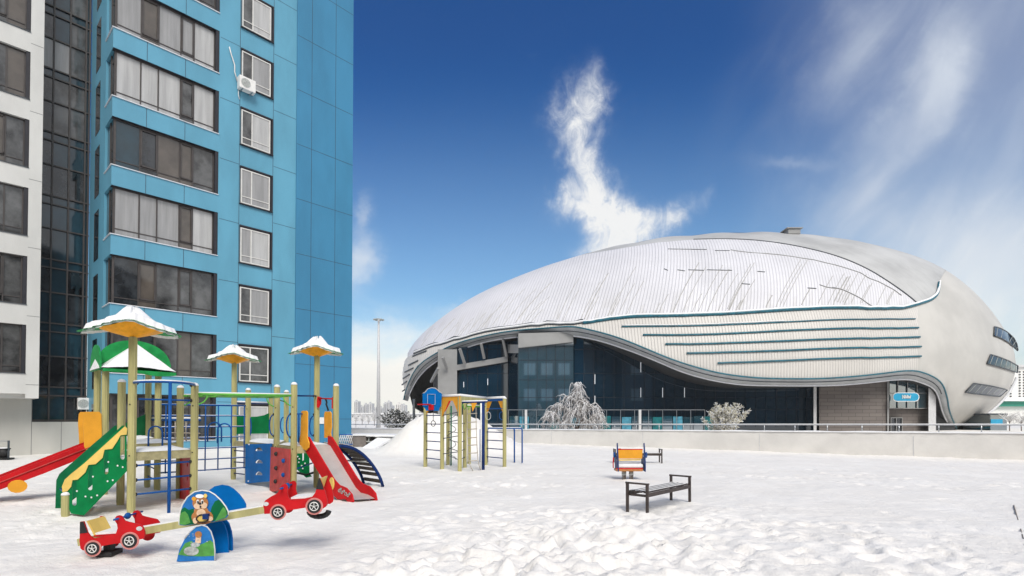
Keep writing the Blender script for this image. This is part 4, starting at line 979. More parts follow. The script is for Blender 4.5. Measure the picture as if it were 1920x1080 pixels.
# arched green canopy over the second tower
def arch_pts(a_, b_, z0, h, n=18):
    return [a_.lerp(b_, .5 - .5 * math.cos(math.pi * i / n)) + V3(0, 0, z0 + h * math.sin(math.pi * i / n) ** .72) for i in range(n + 1)]
dA = (P4 - P8).normalized(); dB = (P7 - P8).normalized()
a_, b_ = P8 - dA * .12 + dB * .25, P4 + dA * .34 + dB * .25
q_ = MB(); q_.prism(arch_pts(a_, b_, 2.72, .70), dB * .03); can = q_.build('arched_canopy', 'roofgreen', ps)
q_ = MB(); q_.prism(arch_pts(P8 - dA * .12 - dB * .1, P7 - dA * .12 + dB * .12, 2.70, .56), dA * .03); q_.build('side_arch', 'roofgreen', can)
q_ = MB(); q_.prism(arch_pts(P7 - dA * .1, P5 + dA * .15, 2.72, .56), dB * .03); q_.build('rear_arch', 'roofgreen', can)
f0, f1 = P8 - dA * .10 - dB * .26 + V3(0, 0, 2.73), P4 + dA * .30 - dB * .26 + V3(0, 0, 2.73); ap = (a_ + b_) / 2 + V3(0, 0, 3.36)
e0, e1 = a_ + V3(0, 0, 2.75), b_ + V3(0, 0, 2.75)
q_ = MB(); rows = []
for i in range(9):
    v_ = i / 8; row = []
    for j in range(17):
        u_ = j / 16; p = f0.lerp(f1, u_).lerp(ap, v_); s_ = math.sin(math.pi * u_) * (1 - v_)
        row.append(p + V3(0, 0, .05 * s_ + .015 * noise.noise(p * 6) * (1 - v_)))
    rows.append(row)
q_.grid(rows); rows = []
for (c0, c1) in ((f0, e0), (f1, e1)):
    q_.add([c0, c1, ap], [(0, 1, 2)])
q_.prism([P8 - dA * .13 + V3(0, 0, 2.72) - dB * .12, P7 - dA * .13 + V3(0, 0, 2.72), (P7 + P8) / 2 - dA * .10 + V3(0, 0, 2.95)], -dA * .02)
q_.build('snow_load', 'cap', can)
q_ = MB(); q_.prism([f0 - V3(0, 0, .02), f1 - V3(0, 0, .02)] + [f1.lerp(f0, i / 8) + V3(0, 0, -.09 - .035 * math.sin(i * math.pi / 4)) for i in range(9)], -dB * .025); q_.build('valance', 'roofgreen', can)
q_ = MB(); q_.prism([f0 - V3(0, 0, .04), f1 - V3(0, 0, .04), e1, e0], V3(0, 0, -.02)); q_.build('canopy_floor', 'green', can)
# left stair with green cheek boards
sD = (XY(122.5, 970) - P1); sD.z = 0; sL = sD.length; sD.normalize(); sN = V3(sD.y, -sD.x, 0); sN = sN if sN.dot(P6 - P1) > 0 else -sN
def onP(p0, d, pts): return [onplane(p0, d, x, y) for x, y in pts]
def c1(pts): return [(90 + x / 4.156, 720 + y / 4.156) for x, y in pts]
near0 = P1 - sN * .02
stair = None
slots = []
for (x0, y0, x1, y1) in ((205, 760, 205, 935), (332, 640, 328, 815), (455, 520, 452, 690), (582, 410, 580, 575)):
    w_ = 17; s_ = [(x0 - w_, y0), (x0 + w_, y0 - 6)] + [(x1 + w_ * math.cos(t), y1 + 14 * math.sin(t)) for t in (0, .8, 1.57, 2.3, 3.14)]
    slots.append(c1(s_))
out = c1([(612, 340), (590, 322), (575, 325), (150, 730), (112, 780), (108, 850), (180, 1010), (280, 1024), (614, 680)])
q_ = MB(); q_.prism(onP(near0, sD, out), sN * .02, 0, [onP(near0, sD, s_) for s_ in slots]); stair = q_.build('stair_side', 'green', ps)
q_ = MB(); yl = [(600, 328), (618, 350), (612, 395), (565, 400), (540, 445), (500, 505), (440, 512), (425, 575), (370, 625), (315, 630), (290, 690), (230, 745), (190, 750), (180, 800), (150, 835), (112, 842), (108, 800), (130, 745), (180, 700), (280, 620), (390, 520), (500, 420)]
q_.prism(onP(near0 - sN * .022, sD, c1(yl)), sN * .02); q_.build('handrail_board', 'paleyellow', stair)
q_ = MB()
for x, y in ((292, 877), (338, 884), (383, 868), (464, 758), (505, 750), (542, 637), (582, 648), (350, 722), (470, 608), (225, 835)):
    c_ = onplane(near0 - sN * .004, sD, *c1([(x, y)])[0]); q_.ball(c_, .016, sq=(1, .5, 1))
q_.build('snow_spots', 'cap', stair)
W6 = P6 + sN * .02
shift = (P6 - P1)
q_ = MB(); q_.prism(onP(W6, sD, c1([(590, 330), (560, 318), (520, 325), (350, 470), (90, 700), (66, 750), (58, 975), (95, 985), (120, 960), (330, 800), (560, 600), (600, 560)])), -sN * .02); q_.build('stair_side', 'dgreen', ps)
for k in range(5):
    f_ = (k + .6) / 5.2; c_ = P1 + sD * sL * f_ + V3(0, 0, 1.05 * (1 - f_)); q_ = MB(); q_.obox(c_ + sN * shift.length / 2 - V3(0, 0, .02), sD * .10, sN * (shift.length / 2 - .03), V3(0, 0, .018)); tr_ = q_.build('stair_tread', 'deckwood', ps)
    q_ = MB(); q_.obox(c_ + sN * shift.length / 2 + V3(0, 0, .025), sD * .095, sN * (shift.length / 2 - .035), V3(0, 0, .024)); q_.build('snow_layer', 'cap', tr_)
bp = XY(122.5, 970); post(bp, yz(122.5, 927, bp.y), True, .058)
q_ = MB(); bz = yz(115, 927, bp.y); q_.tube([bp + V3(0, 0, bz), bp + shift * .9 + V3(0, 0, bz)], .018, 6); q_.build('stair_bar', 'blue', ps)
# left red slide
lD = V3(-.84, -.54, 0); e8 = P8 + lD * .05 - (P7 - P8).normalized() * .0
near_s = P8 - dB * .04
top = onP(near_s, lD, [(160, 826), (80, 870), (0, 909)]); 
def xz(p0, d, s_, z): return p0 + d * s_ + V3(0, 0, z)
prof = [(0, 1.28), (.15, 1.20), (1.0, .80), (2.0, .33), (2.45, .20), (2.8, .18)]; low = [(2.8, .0), (2.45, .02), (1.95, .12), (1.0, .53), (.1, .96), (0, 1.0)]
for k, off in enumerate((0.0, .52)):
    q_ = MB(); q_.prism([xz(near_s + dB * off, lD, a, b) for a, b in prof + low], dB * .025)
    so_ = q_.build('slide_side', 'red', ps)
    q_ = MB(); n = 14
    if k == 0: 
        c_ = onplane(near_s - dB * .02, lD, 33, 912); rr_ = .13
        q_.prism([c_ + lD * math.cos(t) * rr_ * 1.15 + V3(0, 0, math.sin(t) * rr_) for t in [2 * math.pi * i / n for i in range(n)]], dB * .018); q_.build('yellow_disc', 'yellow', so_)
        q_ = MB(); q_.tube([xz(near_s - dB * .015, lD, a, b - .10) for a, b in prof[1:5]], .012, 5); q_.build('slide_rib', 'redpanel', so_)
q_ = MB(); rows = [[xz(near_s + dB * v_, lD, a, b + .08) for v_ in (.03, .50)] for a, b in [(0, 1.02), (.4, .86), (1.0, .56), (1.9, .17), (2.4, .06), (2.8, .04)]]; q_.grid(rows); q_.build('slide_bed', 'slidesteel', ps)
yl = [(157, 776), (160, 772), (186, 772), (190, 776), (191, 815), (186, 838), (175, 846), (163, 846), (158, 838), (157, 815), (155.5, 795)]
q_ = MB(); q_.prism(onP(near_s - dB * .02, lD, yl), dB * .02); q_.build('slide_entry_board', 'yellow', ps)
q_ = MB(); q_.prism([p + dB * .56 for p in onP(near_s - dB * .02, lD, yl)], dB * .02); q_.build('slide_entry_board', 'yellow', ps)
# front bars and the fire pole of the first tower
pole = XY(316.5, 963)
mid = onplane(pole, V3(1, .1, 0), 319, 721); zt = 2.16
q_ = MB(); bow = [P1 + V3(0, 0, yz(246, 717.5, P1.y))]; out_ = V3(pole.x, pole.y, 0)
for i in range(1, 12):
    u_ = i / 12; b0 = P1.lerp(P2, u_); bul = (out_ - P1.lerp(P2, .5)); k_ = math.sin(math.pi * u_) ** .6
    z = bow[0].z * (1 - u_) + yz(363, 722.5, P2.y) * u_; bow.append(V3(b0.x, b0.y, 0) + bul * k_ + V3(0, 0, z))
bow.append(P2 + V3(0, 0, yz(363, 722.5, P2.y))); q_.tube(bow, .022, 7); bo = q_.build('curved_bar', 'blue', ps)
q_ = MB(); q_.tube([p + V3(0, 0, .02) for p in bow], .018, 6); q_.build('snow_line', 'cap', bo)
q_ = MB(); q_.tube([pole - V3(0, 0, .1), pole + V3(0, 0, bow[6].z)], .027, 8); q_.build('fire_pole', 'blue', ps)
for ya, yb in ((748, 751), (873.5, 865), (901, 891), (928, 915.5)):
    q_ = MB(); q_.tube([P1 + V3(0, 0, yz(246, ya, P1.y)), P2 + V3(0, 0, yz(363, yb, P2.y))], .018, 6); q_.build('rung', 'blue', ps)
def clamp(p, r=.03):
    q_ = MB(); q_.ball(p, r, sq=(1, 1, 1.2)); q_.build('clamp', 'black', ps)
for ya, yb in ((717.5, 722.5), (748, 751), (873.5, 865), (901, 891), (928, 915.5)):
    clamp(P1 + (P2 - P1).normalized() * .07 + V3(0, 0, yz(246, ya, P1.y))); clamp(P2 - (P2 - P1).normalized() * .07 + V3(0, 0, yz(363, yb, P2.y)))
for p_ in (M4, M3, R2, M2):
    for z_ in (1.25, 1.75): clamp(p_ - V3(.06, .02, 0) + V3(0, 0, z_), .028)
clamp(R2 - V3(.06, 0, 0) + V3(0, 0, yz(592, 742.5, R2.y)), .035)
for p_ in (P1, P2, M4, M3, M2):
    q_ = MB(); q_.ball(p_ + V3(.0, -.06, 1.0), .013, 0); q_.ball(p_ + V3(.0, -.06, 1.9), .013, 0); q_.build('bolt', 'black', ps)
# red holed board at the right side of the first tower
rp = P2 + (P3 - P2).normalized() * .1
pd = (P3 - P2).normalized(); q_ = MB(); holes = []
for z in (.75, .47, .2): holes.append([P2 + pd * (.5 + .05 * math.cos(t)) + V3(0, 0, z + .07 * math.sin(t)) for t in (0, 1, 2, 3.14, 4.2, 5.2)])
q_.prism([P2 + pd * .02 + V3(0, 0, 1.02), P3 - pd * .05 + V3(0, 0, 1.02), P3 - pd * .05 + V3(0, 0, -.1), P2 + pd * .02 + V3(0, 0, -.1)], V3(.02, .012, 0), 0, holes); q_.build('holed_board', 'red', ps)
for za in (.75, .47, .22): q_ = MB(); q_.tube([P4 + V3(0, 0, za), P5 + V3(0, 0, za + .06)], .016, 5); q_.build('rung', 'blue', ps)
# handrail hoops
def hoop(p, d, z0, h, w_, m='blue'):
    q_ = MB(); pts = [p + V3(0, 0, z0)] + [p + d * (w_ / 2 - w_ / 2 * math.cos(t)) + V3(0, 0, z0 + h - w_ / 2 + w_ / 2 * math.sin(t)) for t in [math.pi * i / 8 for i in range(9)]] + [p + d * w_ + V3(0, 0, z0)]
    q_.tube(pts, .016, 6); q_.build('handrail_hoop', m, ps)
xd = V3(1, 0, 0); a1 = V3(.45, .89, 0); b1 = V3(-.74, .67, 0)
def side_hoop(p, z0, z1, reach, d):
    q_ = MB(); q_.tube([p + V3(0, 0, z1)] + [p + d * reach * math.sin(t) ** .5 + V3(0, 0, (z0 + z1) / 2 + (z1 - z0) / 2 * math.cos(t)) for t in [math.pi * i / 8 for i in range(1, 8)]] + [p + V3(0, 0, z0)], .016, 6); q_.build('handrail_hoop', 'blue', ps)
hoop(P6 + V3(.25, .4, 0), xd, 1.08, .42, .28); hoop(P3 + xd * .35 + V3(0, .4, 0), xd, 1.15, .42, .30); hoop(P4 + xd * .05 + V3(.3, .5, 0), xd, 1.12, .4, .28); hoop(P2 + xd * .12 + V3(0, .6, 0), xd, 1.15, .4, .28)
side_hoop(M4, 1.25, 1.75, .16, -xd); side_hoop(M4, 1.25, 1.75, .16, V3(-.1, .5, 0)); side_hoop(M3, 1.25, 1.75, .17, -xd); side_hoop(R2, 1.22, 1.72, .17, -xd); side_hoop(M2, 1.2, 1.7, .08, xd); side_hoop(M6, 1.25, 1.7, .16, -xd)
# green guard boards
q_ = MB(); q_.prism(onP(P5, (P5 - P8).normalized(), [(236, 793), (272, 777), (271, 822), (233, 822)]), V3(0, .02, 0)); q_.build('guard_board', 'green', ps)
gd = (M5 - M1).normalized(); q_ = MB(); q_.prism(onP(M1, gd, [(443, 776), (455, 780), (468, 781.5), (482, 781), (495, 778.5), (505, 774), (505, 813), (443, 814)]), V3(0, .02, 0)); q_.build('guard_board', 'green', ps)
q_ = MB(); q_.tube(onP(M1, gd, [(437, 755), (505, 757)]), .018, 6); bo = q_.build('guard_bar', 'navy', ps); q_ = MB(); q_.tube([p + V3(0, 0, .03) for p in onP(M1, gd, [(441, 755), (503, 757)])], .025, 5); q_.build('snow_line', 'cap', bo)
q_ = MB(); q_.tube([M6 + V3(0, 0, 2.1), M3 + V3(0, 0, 2.1)], .016, 5); q_.build('rung', 'green', ps)
# climbing net of bars between the towers
ndv = (M2 - P4); nl = ndv.length; nn = ndv.normalized()
ft = [.08, .2, .36, .5, .645, .80, .955]
for z in (.40, .66, .93, 1.19, 1.45, 1.72, 1.98):
    q_ = MB(); q_.tube([P4 + V3(0, 0, z), M2 + V3(0, 0, z - .0)], .016 if z < 1.9 else .022, 6); bo = q_.build('net_bar', 'blue', ps)
    q_ = MB(); q_.tube([P4 + V3(0, 0, z + .012), M2 + V3(0, 0, z + .012)], .011, 4); q_.build('snow_line', 'cap', bo)
for f_ in ft:
    q_ = MB(); b = P4 + ndv * f_; q_.tube([b + V3(0, 0, .38), b + V3(0, 0, 1.98)], .015, 6); q_.build('net_bar', 'blue', ps)
# rope net hanging behind the first tower
q_ = MB(); s0, s1 = P5 + V3(.1, 0, 1.62), P3 + V3(-.05, .8, 1.62); q_.tube([s0, s1], .03, 6); q_.tube([s0 + V3(0, 0, .1), s1 + V3(0, 0, .1)], .016, 5); bo = q_.build('rope_bar', 'blue', ps)
q_ = MB(); q_.tube([s0 + V3(0, 0, .04), s1 + V3(0, 0, .04)], .026, 5); q_.build('snow_line', 'cap', bo)
for k in range(9):
    p = s0.lerp(s1, (k + .5) / 9); q_ = MB(); q_.tube([p, p - V3(0, 0, .46)], .014, 4); q_.build('rope', 'rope', bo)
q_ = MB(); q_.tube([s0 - V3(0, 0, .30), s1 - V3(0, 0, .30)], .014, 4); q_.tube([s0 - V3(0, 0, .44), s1 - V3(0, 0, .44)], .014, 4); q_.build('cross_rope', 'rope', bo)
# green monkey bars
za, zb = 2.13, 2.15
for a_, b_ in ((P2, M4), (P3, M3)):
    q_ = MB(); q_.tube([a_ + V3(0, 0, za), b_ + V3(0, 0, zb)], .028, 8); bo = q_.build('monkey_bar_rail', 'lgreen', ps); q_ = MB(); q_.tube([a_ + V3(0, 0, za + .024), b_ + V3(0, 0, zb + .024)], .020, 6); q_.build('snow_line', 'cap', bo)
for k in range(7):
    f_ = (k + .5) / 7; a_ = P2.lerp(M4, f_) + V3(0, 0, 2.13); b_ = P3.lerp(M3, f_) + V3(0, 0, 2.13); q_ = MB(); q_.tube([a_, b_], .018, 6); q_.build('rung', 'lgreen', ps)
for a_, d_ in ((P2, M4 - P2), (M4, P2 - M4), (P3, M3 - P3), (M3, P3 - M3)):
    d_ = d_.normalized(); q_ = MB(); q_.tube([a_ + V3(0, 0, 1.92)] + [a_ + d_ * .22 * math.sin(t) + V3(0, 0, 2.12 - .2 * math.cos(t)) for t in (.4, .8, 1.2, 1.57)], .015, 5); q_.build('brace', 'lgreen', ps)
# side ladder of the middle tower
for y0, y1 in ((844.5, 846.5), (866, 868), (887, 890)): q_ = MB(); q_.tube([M1 + V3(0, 0, yz(438, y0, M1.y)), M2 + V3(0, 0, yz(463, y1, M2.y))], .016, 5); q_.build('rung', 'navy', ps)
# blue board with half-round holds
md = (M3 - M2).normalized(); md0 = M2 + V3(0, -.07, 0)
def c3(pts): return [(370 + x / 4.91, 710 + y / 4.91) for x, y in pts]
holes = []
for cx, cy in ((572, 665), (572, 777), (572, 887)): holes.append(c3([(cx - 35 * math.cos(t), cy - 32 * math.sin(t)) for t in [math.pi * i / 8 for i in range(9)]]))
q_ = MB(); q_.prism(onP(md0, md, c3([(448, 603), (690, 596), (672, 945), (448, 966)])), V3(-.012, -.016, 0), 0, [onP(md0, md, h_) for h_ in holes]); bo = q_.build('climbing_board', 'panelblue', ps)
q_ = MB()
for x, y in ((476, 606), (470, 944)): q_.ball(onplane(md0 + V3(-.01, -.03, 0), md, *c3([(x, y)])[0]), .02)
q_.build('snow_spots', 'cap', bo)
q_ = MB()
for h_ in holes:      # snow resting on the lower edge of each hold
    q_.prism([p + V3(.02, .03, 0) for p in onP(md0, md, h_)], V3(.02, .03, 0))
q_.build('snow_in_holes', 'cap', bo)
# red climbing wall
rd = (M4 - M3).normalized(); r0 = M3 + V3(-.06, -.09, 0)
q_ = MB(); q_.prism(onP(r0, rd, c3([(684, 628), (860, 650), (855, 955), (848, 1020), (690, 1040), (672, 1035)])), V3(-.012, -.018, 0)); bo = q_.build('climbing_wall', 'redpanel', ps)
for i, (x, y) in enumerate(((727, 692), (795, 755), (727, 822), (793, 885), (722, 945))):
    c_ = onplane(r0 + V3(-.015, -.03, 0), rd, *c3([(x, y)])[0]); q_ = MB(); q_.ball(c_ - V3(0, .02, 0), .045, sq=(1, .8, 1.1)); q_.build('climbing_hold', 'black' if i % 2 == 0 else 'blue', bo)
# slide on the right
fD = (M4 - M3).normalized(); eD = (R3 - M4).normalized()
sA = M4.lerp(R3, .26) ; sB = M4.lerp(R3, .80); wv = eD * (sB - sA).length
def c4(pts): return [(540 + x / 4.695, 720 + y / 4.695) for x, y in pts]
L1 = G(662, 941); L2 = G(706, 938); gL = V3(L1.x, L1.y, 0); gR = V3(L2.x, L2.y, 0)
def sprof(base, end, pts): 
    d_ = end - base; return [base + d_ * a + V3(0, 0, b) for a, b in pts]
upr = [(0, 1.27), (.08, 1.25), (.62, .40), (.72, .30), (.86, .26), (.97, .14), (1.0, .0)]; lwr = [(.93, -.05), (.85, .03), (.70, .0), (.58, .10), (.02, .93), (0, 1.0)]
for k, (a_, b_) in enumerate(((sA, gL), (sB, gR))):
    q_ = MB(); q_.prism(sprof(a_, b_, upr + lwr), eD * (.028 if k == 0 else .028)); so_ = q_.build('slide_side', 'red', ps)
    if k == 0:
        q_ = MB(); d_ = (b_ - a_).normalized(); ctr = onplane(a_ - eD * .03, d_, 621, 907)
        q_.prism([ctr + d_ * (.075 * math.cos(t)) + V3(0, 0, .13 * math.sin(t)) for t in [2 * math.pi * i / 12 for i in range(12)]], eD * .022); q_.build('yellow_disc', 'paleyellow', so_)
        q_ = MB()
        for (x, y, r) in ((636, 920, .03), (641, 923, .03), (648, 926, .032), (645, 921, .02), (652, 929, .025), (639, 917, .02), (655, 926, .02)):
            cc = onplane(a_ - eD * .008, d_, x, y); q_.tube([cc + d_ * r * math.cos(t) + V3(0, 0, r * math.sin(t)) for t in [k2 * math.pi / 4 for k2 in range(8)]], .009, 4, closed=True)
        q_.build('scribble', 'rock', so_)
q_ = MB(); bed = [(0, 1.08), (.06, 1.05), (.60, .20), (.70, .11), (.84, .09), (.97, .03)]
rows = [[p, p2] for p, p2 in zip([x_ + eD * .028 for x_ in sprof(sA, gL, bed)], sprof(sB, gR, bed))]; q_.grid(rows); q_.build('slide_bed', 'slidesteel', ps)
sd_ = (gL - sA).normalized()
q_ = MB(); q_.prism(onP(sA - eD * .03, sd_, c4([(125, 245), (135, 236), (168, 236), (178, 250), (176, 470), (192, 520), (188, 560), (165, 585), (125, 560), (105, 510), (118, 440)])), -eD * .022); q_.build('slide_entry_board', 'yellow', ps)
q_ = MB(); q_.prism(onP(sB + eD * .03, sd_, c4([(318, 262), (325, 242), (370, 242), (378, 262), (380, 380), (372, 430), (378, 475), (345, 470), (318, 475)])), eD * .022); q_.build('slide_entry_board', 'yellow', ps)
# red chin-up yoke and bars between the posts
q_ = MB(); ya = [onplane(R2, (R3 - R2).normalized(), x, y) for x, y in ((598, 747), (626, 748))]; q_.tube(ya, .02, 6); bo = q_.build('yoke_bar', 'red', ps)
for s_ in (0, 1):
    q_ = MB(); p = ya[s_]; q_.prism([p + V3(-.04, 0, .05), p + V3(.05, 0, .03), p + V3(.05, 0, -.12), p + V3(0, 0, -.22), p + V3(-.05, 0, -.22), p + V3(-.05, 0, -.05)], V3(0, .03, 0)); q_.build('yoke_bracket', 'red', bo)
q_ = MB(); p = ya[0].lerp(ya[1], .45); q_.tube([p, p + V3(.03, 0, -.08), p + V3(.02, 0, -.13), p + V3(.07, 0, -.28)], .02, 6); q_.build('hanging_handle', 'black', bo)
q_ = MB(); q_.tube([M4 + V3(0, 0, yz(550, 742, M4.y)), R2 + V3(0, 0, yz(592, 742.5, R2.y))], .02, 6); q_.build('tie_bar', 'navy', ps)
q_ = MB(); q_.tube([M4 + V3(0, 0, .55), R2 + V3(0, 0, .62)], .016, 6); q_.build('rung', 'blue', ps)
q_ = MB(); tb = onplane(sA, sd_, 560, 775); q_.tube(onP(sA, eD, [(553, 776), (567, 776)]), .016, 5); q_.tube(onP(sA, eD, [(560, 776), (560, 830)]), .018, 6); q_.build('guard_bar', 'blue', ps)
q_ = MB(); gb = XY(575, 905); q_.prism([P(x, y, 13.6) for x, y in c4([(62, 570), (185, 575), (188, 790), (210, 815), (160, 825), (62, 740)])], V3(0, .02, 0), 0, [[P(x, y, 13.6) for x, y in c4([(125, 585), (140, 585), (138, 670), (125, 680)])]]); bo = q_.build('stair_side', 'green', ps)
q_ = MB()
for x, y in ((85, 640), (95, 690), (120, 720), (150, 700), (130, 745), (100, 660)): q_.ball(P(*c4([(x, y)])[0], 13.57), .022)
q_.build('snow_spots', 'cap', bo)
q_ = MB(); q_.tube([P(x, y, 13.3) for x, y in c4([(60, 780), (100, 785), (160, 800), (225, 780)])], .03, 6); q_.build('tyre_step', 'black', ps)
# arched boarded ladder at the far right
a0_, a1_ = R3 + V3(.02, .05, 0), R2 + (R3 - R2).normalized() * .05 + V3(.05, .1, 0)
e0_, e1_ = G(718, 912), G(682, 906); NB = 13
def archp(a_, e_, u_): return V3(a_.x, a_.y, 0).lerp(V3(e_.x, e_.y, 0), u_ ** .86) + V3(0, 0, 1.03 * math.cos(u_ * math.pi / 2) ** .75)
s_0 = [archp(a0_, e0_, i / 16) for i in range(17)]; s_1 = [archp(a1_, e1_, i / 16) for i in range(17)]
for s_ in (s_0, s_1): q_ = MB(); q_.tube(s_, .038, 8); q_.build('arch_rail', 'navy', ps)
for k in range(NB):
    u_ = (k + .6) / NB; p, q2 = archp(a0_, e0_, u_), archp(a1_, e1_, u_); p2 = archp(a0_, e0_, min(1, u_ + .03)); dn = (p2 - p).normalized()
    q_ = MB(); n_ = (q2 - p).normalized(); cr_ = dn.cross(n_); cr_ = cr_ if cr_.z > 0 else -cr_
    q_.obox((p + q2) / 2 + cr_ * .03, dn * .042, (q2 - p) * .46, cr_ * .016); bo = q_.build('arch_board', 'board', ps)
    q_ = MB(); q_.obox((p + q2) / 2 + cr_ * .052 - dn * .012, dn * .022, (q2 - p) * .44, cr_ * .008); q_.build('snow_line', 'cap', bo)
q_ = MB(); q_.tube([s_0[9] - V3(0, 0, .1), s_1[9] - V3(.5, 0, .1)], .02, 6); q_.build('arch_brace', 'rock', ps)

# ------------------------------------------------------------------ see-saw
ss_ = thing('seesaw', 'timber seesaw with red toy car seats and a bear painted centre board', 'seesaw', V3(-3.75, 6.5, 0))
NP = V3(-3.75, 6.42, 0); ND = V3(1, .10, 0).normalized(); NV = V3(-.10, 1, 0).normalized()
def ov(p0, pts, x0, y0, s_): return onP(p0, ND, [(x0 + x / s_, y0 + y / s_) for x, y in pts])
CARW = .34
def toycar(outl, wheels, lamp, dark, x0, y0, s_, back, seat_m, flip):
    p0 = NP - NV * .02
    pts = ov(p0, outl, x0, y0, s_); q_ = MB(); q_.prism(pts, NV * .02); car = q_.build('car_seat', 'red', ss_)
    q_ = MB(); q_.prism([p + NV * CARW for p in pts], NV * .02); q_.build('far_side', 'red', car)
    q_ = MB(); q_.prism([p - NV * .004 for p in ov(p0, dark, x0, y0, s_)], NV * .003); q_.build('dark_patch', 'black', car)
    for (cx, cy, r) in wheels:
        c_ = ov(p0, [(cx, cy)], x0, y0, s_)[0]; rr_ = (ov(p0, [(cx, cy - r)], x0, y0, s_)[0] - c_).length
        def disc(rad, off, th, m, par, name, n=28, hole=0):
            q_ = MB(); o_ = [c_ + ND * rad * math.cos(t) + V3(0, 0, rad * math.sin(t)) - NV * off for t in [2 * math.pi * i / n for i in range(n)]]
            h_ = [[c_ + ND * hole * math.cos(t) + V3(0, 0, hole * math.sin(t)) - NV * off for t in [2 * math.pi * i / n for i in range(n)]]] if hole else []
            q_.prism(o_, NV * th, 0, h_); return q_.build(name, m, par)
        disc(rr_ * 1.28, .003, .002, 'pink', car, 'wheel_arch')
        wh_ = disc(rr_, .012, .010, 'black', car, 'wheel')
        q_ = MB(); 
        o_ = [c_ + ND * rr_ * .62 * math.cos(t) + V3(0, 0, rr_ * .62 * math.sin(t)) - NV * .016 for t in [2 * math.pi * i / 24 for i in range(24)]]; q_.tube(o_, rr_ * .075, 5, closed=True)
        for k in range(5):
            t = 2 * math.pi * k / 5 + .3; q_.beam(c_ - NV * .016, c_ - NV * .016 + ND * rr_ * .6 * math.cos(t) + V3(0, 0, rr_ * .6 * math.sin(t)), .006, rr_ * .16, up=NV)
        q_.build('rim', 'white', car)
        q_ = MB(); q_.prism([c_ + ND * rr_ * math.cos(t) + V3(0, 0, rr_ * math.sin(t)) + NV * (CARW + .02) for t in [2 * math.pi * i / 20 for i in range(20)]], NV * .01); q_.build('far_wheel', 'red', car)
    c_ = ov(p0, [lamp[:2]], x0, y0, s_)[0]; rr_ = (ov(p0, [(lamp[0] + lamp[2], lamp[1])], x0, y0, s_)[0] - c_).length
    q_ = MB(); q_.prism([c_ + ND * rr_ * math.cos(t) + V3(0, 0, rr_ * .75 * math.sin(t)) - NV * .005 for t in [2 * math.pi * i / 16 for i in range(16)]], NV * .004); q_.build('headlight', 'ltgrey', car)
    b0, b1, t0, t1 = [ov(p0, [b], x0, y0, s_)[0] for b in back]
    q_ = MB(); q_.prism([b0 + NV * .03, b0 + NV * (CARW - .01), t0 + NV * (CARW - .01), t0 + NV * .03], ND * (.02 if not flip else -.02)); q_.build('seat_back', seat_m, car)
    q_ = MB(); q_.prism([b0 + NV * .03 + V3(0, 0, -.0), b0 + NV * (CARW - .01), b1 + NV * (CARW - .01), b1 + NV * .03], V3(0, 0, -.02)); se = q_.build('seat', 'red', car)
    q_ = MB(); q_.prism([b0 + NV * .04 + V3(0, 0, .002), b0 + NV * (CARW - .02) + V3(0, 0, .002), b1 + NV * (CARW - .02) + V3(0, 0, .002), b1 + NV * .04 + V3(0, 0, .002)], V3(0, 0, .022)); q_.build('snow_layer', 'cap', se)
    return car
def hb(p, car):
    q_ = MB(); q_.tube([p - NV * .10, p + NV * (CARW + .12)], .012, 6); q_.build('handlebar', 'blue', car)
    q_ = MB(); q_.ball(p + NV * .16, .045, sq=(.7, 1, .9)); q_.build('steering_hub', 'blue', car)
outL = [(110, 305), (180, 300), (215, 400), (262, 530), (320, 605), (380, 645), (600, 598), (780, 570), (835, 540), (868, 440), (855, 350), (815, 290), (818, 225), (850, 185), (900, 175), (950, 195), (1010, 285), (1090, 310), (1220, 340), (1330, 362), (1385, 420), (1412, 500), (1420, 570), (1395, 650), (1280, 670), (1240, 730), (1000, 735), (800, 752), (540, 800), (480, 880), (260, 890), (160, 885), (115, 845), (96, 700), (104, 545)]
carL = toycar(outL, [(370, 845, 130), (1120, 690, 140)], (1312, 442, 62), [(110, 310), (180, 303), (215, 400), (268, 525), (106, 545)], 140, 950, 10.8, [(350, 590), (800, 560), (200, 300), (200, 300)], 'paleyellow', False)
hb(ov(NP, [(905, 235)], 140, 950, 10.8)[0], carL)
outR = [(130, 620), (165, 560), (270, 490), (385, 428), (425, 365), (445, 300), (500, 262), (545, 270), (572, 320), (560, 420), (585, 510), (640, 568), (760, 550), (900, 520), (1010, 495), (1065, 420), (1105, 300), (1128, 160), (1152, 158), (1200, 280), (1240, 390), (1275, 530), (1280, 600), (1262, 670), (1210, 705), (1150, 700), (900, 690), (700, 722), (540, 745), (500, 775), (300, 795), (150, 805), (145, 715), (132, 680)]
carR = toycar(outR, [(400, 770, 112), (1050, 665, 120)], (180, 622, 50), [(1128, 160), (1152, 158), (1200, 280), (1222, 365), (1085, 355)], 480, 880, 9.6, [(1060, 520), (610, 550), (1170, 170), (1170, 170)], 'paleyellow', True)
hb(ov(NP, [(490, 330)], 480, 880, 9.6)[0], carR)
bm0 = NP + NV * (CARW / 2)
q_ = MB(); pa, pb = onplane(bm0, ND, 150, 1016), onplane(bm0, ND, 600, 937); q_.beam(pa, pb, .09, .085); pk = q_.build('beam', 'wood', ss_)
q_ = MB(); dd_ = (pb - pa).normalized(); q_.obox((pa + pb) / 2 + V3(0, 0, .05), dd_ * .9, NV * .035, V3(0, 0, .008)); q_.build('snow_line', 'cap', pk)
def bump(p, par):
    q_ = MB()
    q_.tube([p + ND * .12 * math.cos(t) + V3(0, 0, .07 * math.sin(t)) for t in [math.pi * i / 8 for i in range(8, 17)]], .035, 8); q_.build('rubber_buffer', 'black', par)
bump(onplane(bm0, ND, 598, 958), carR)
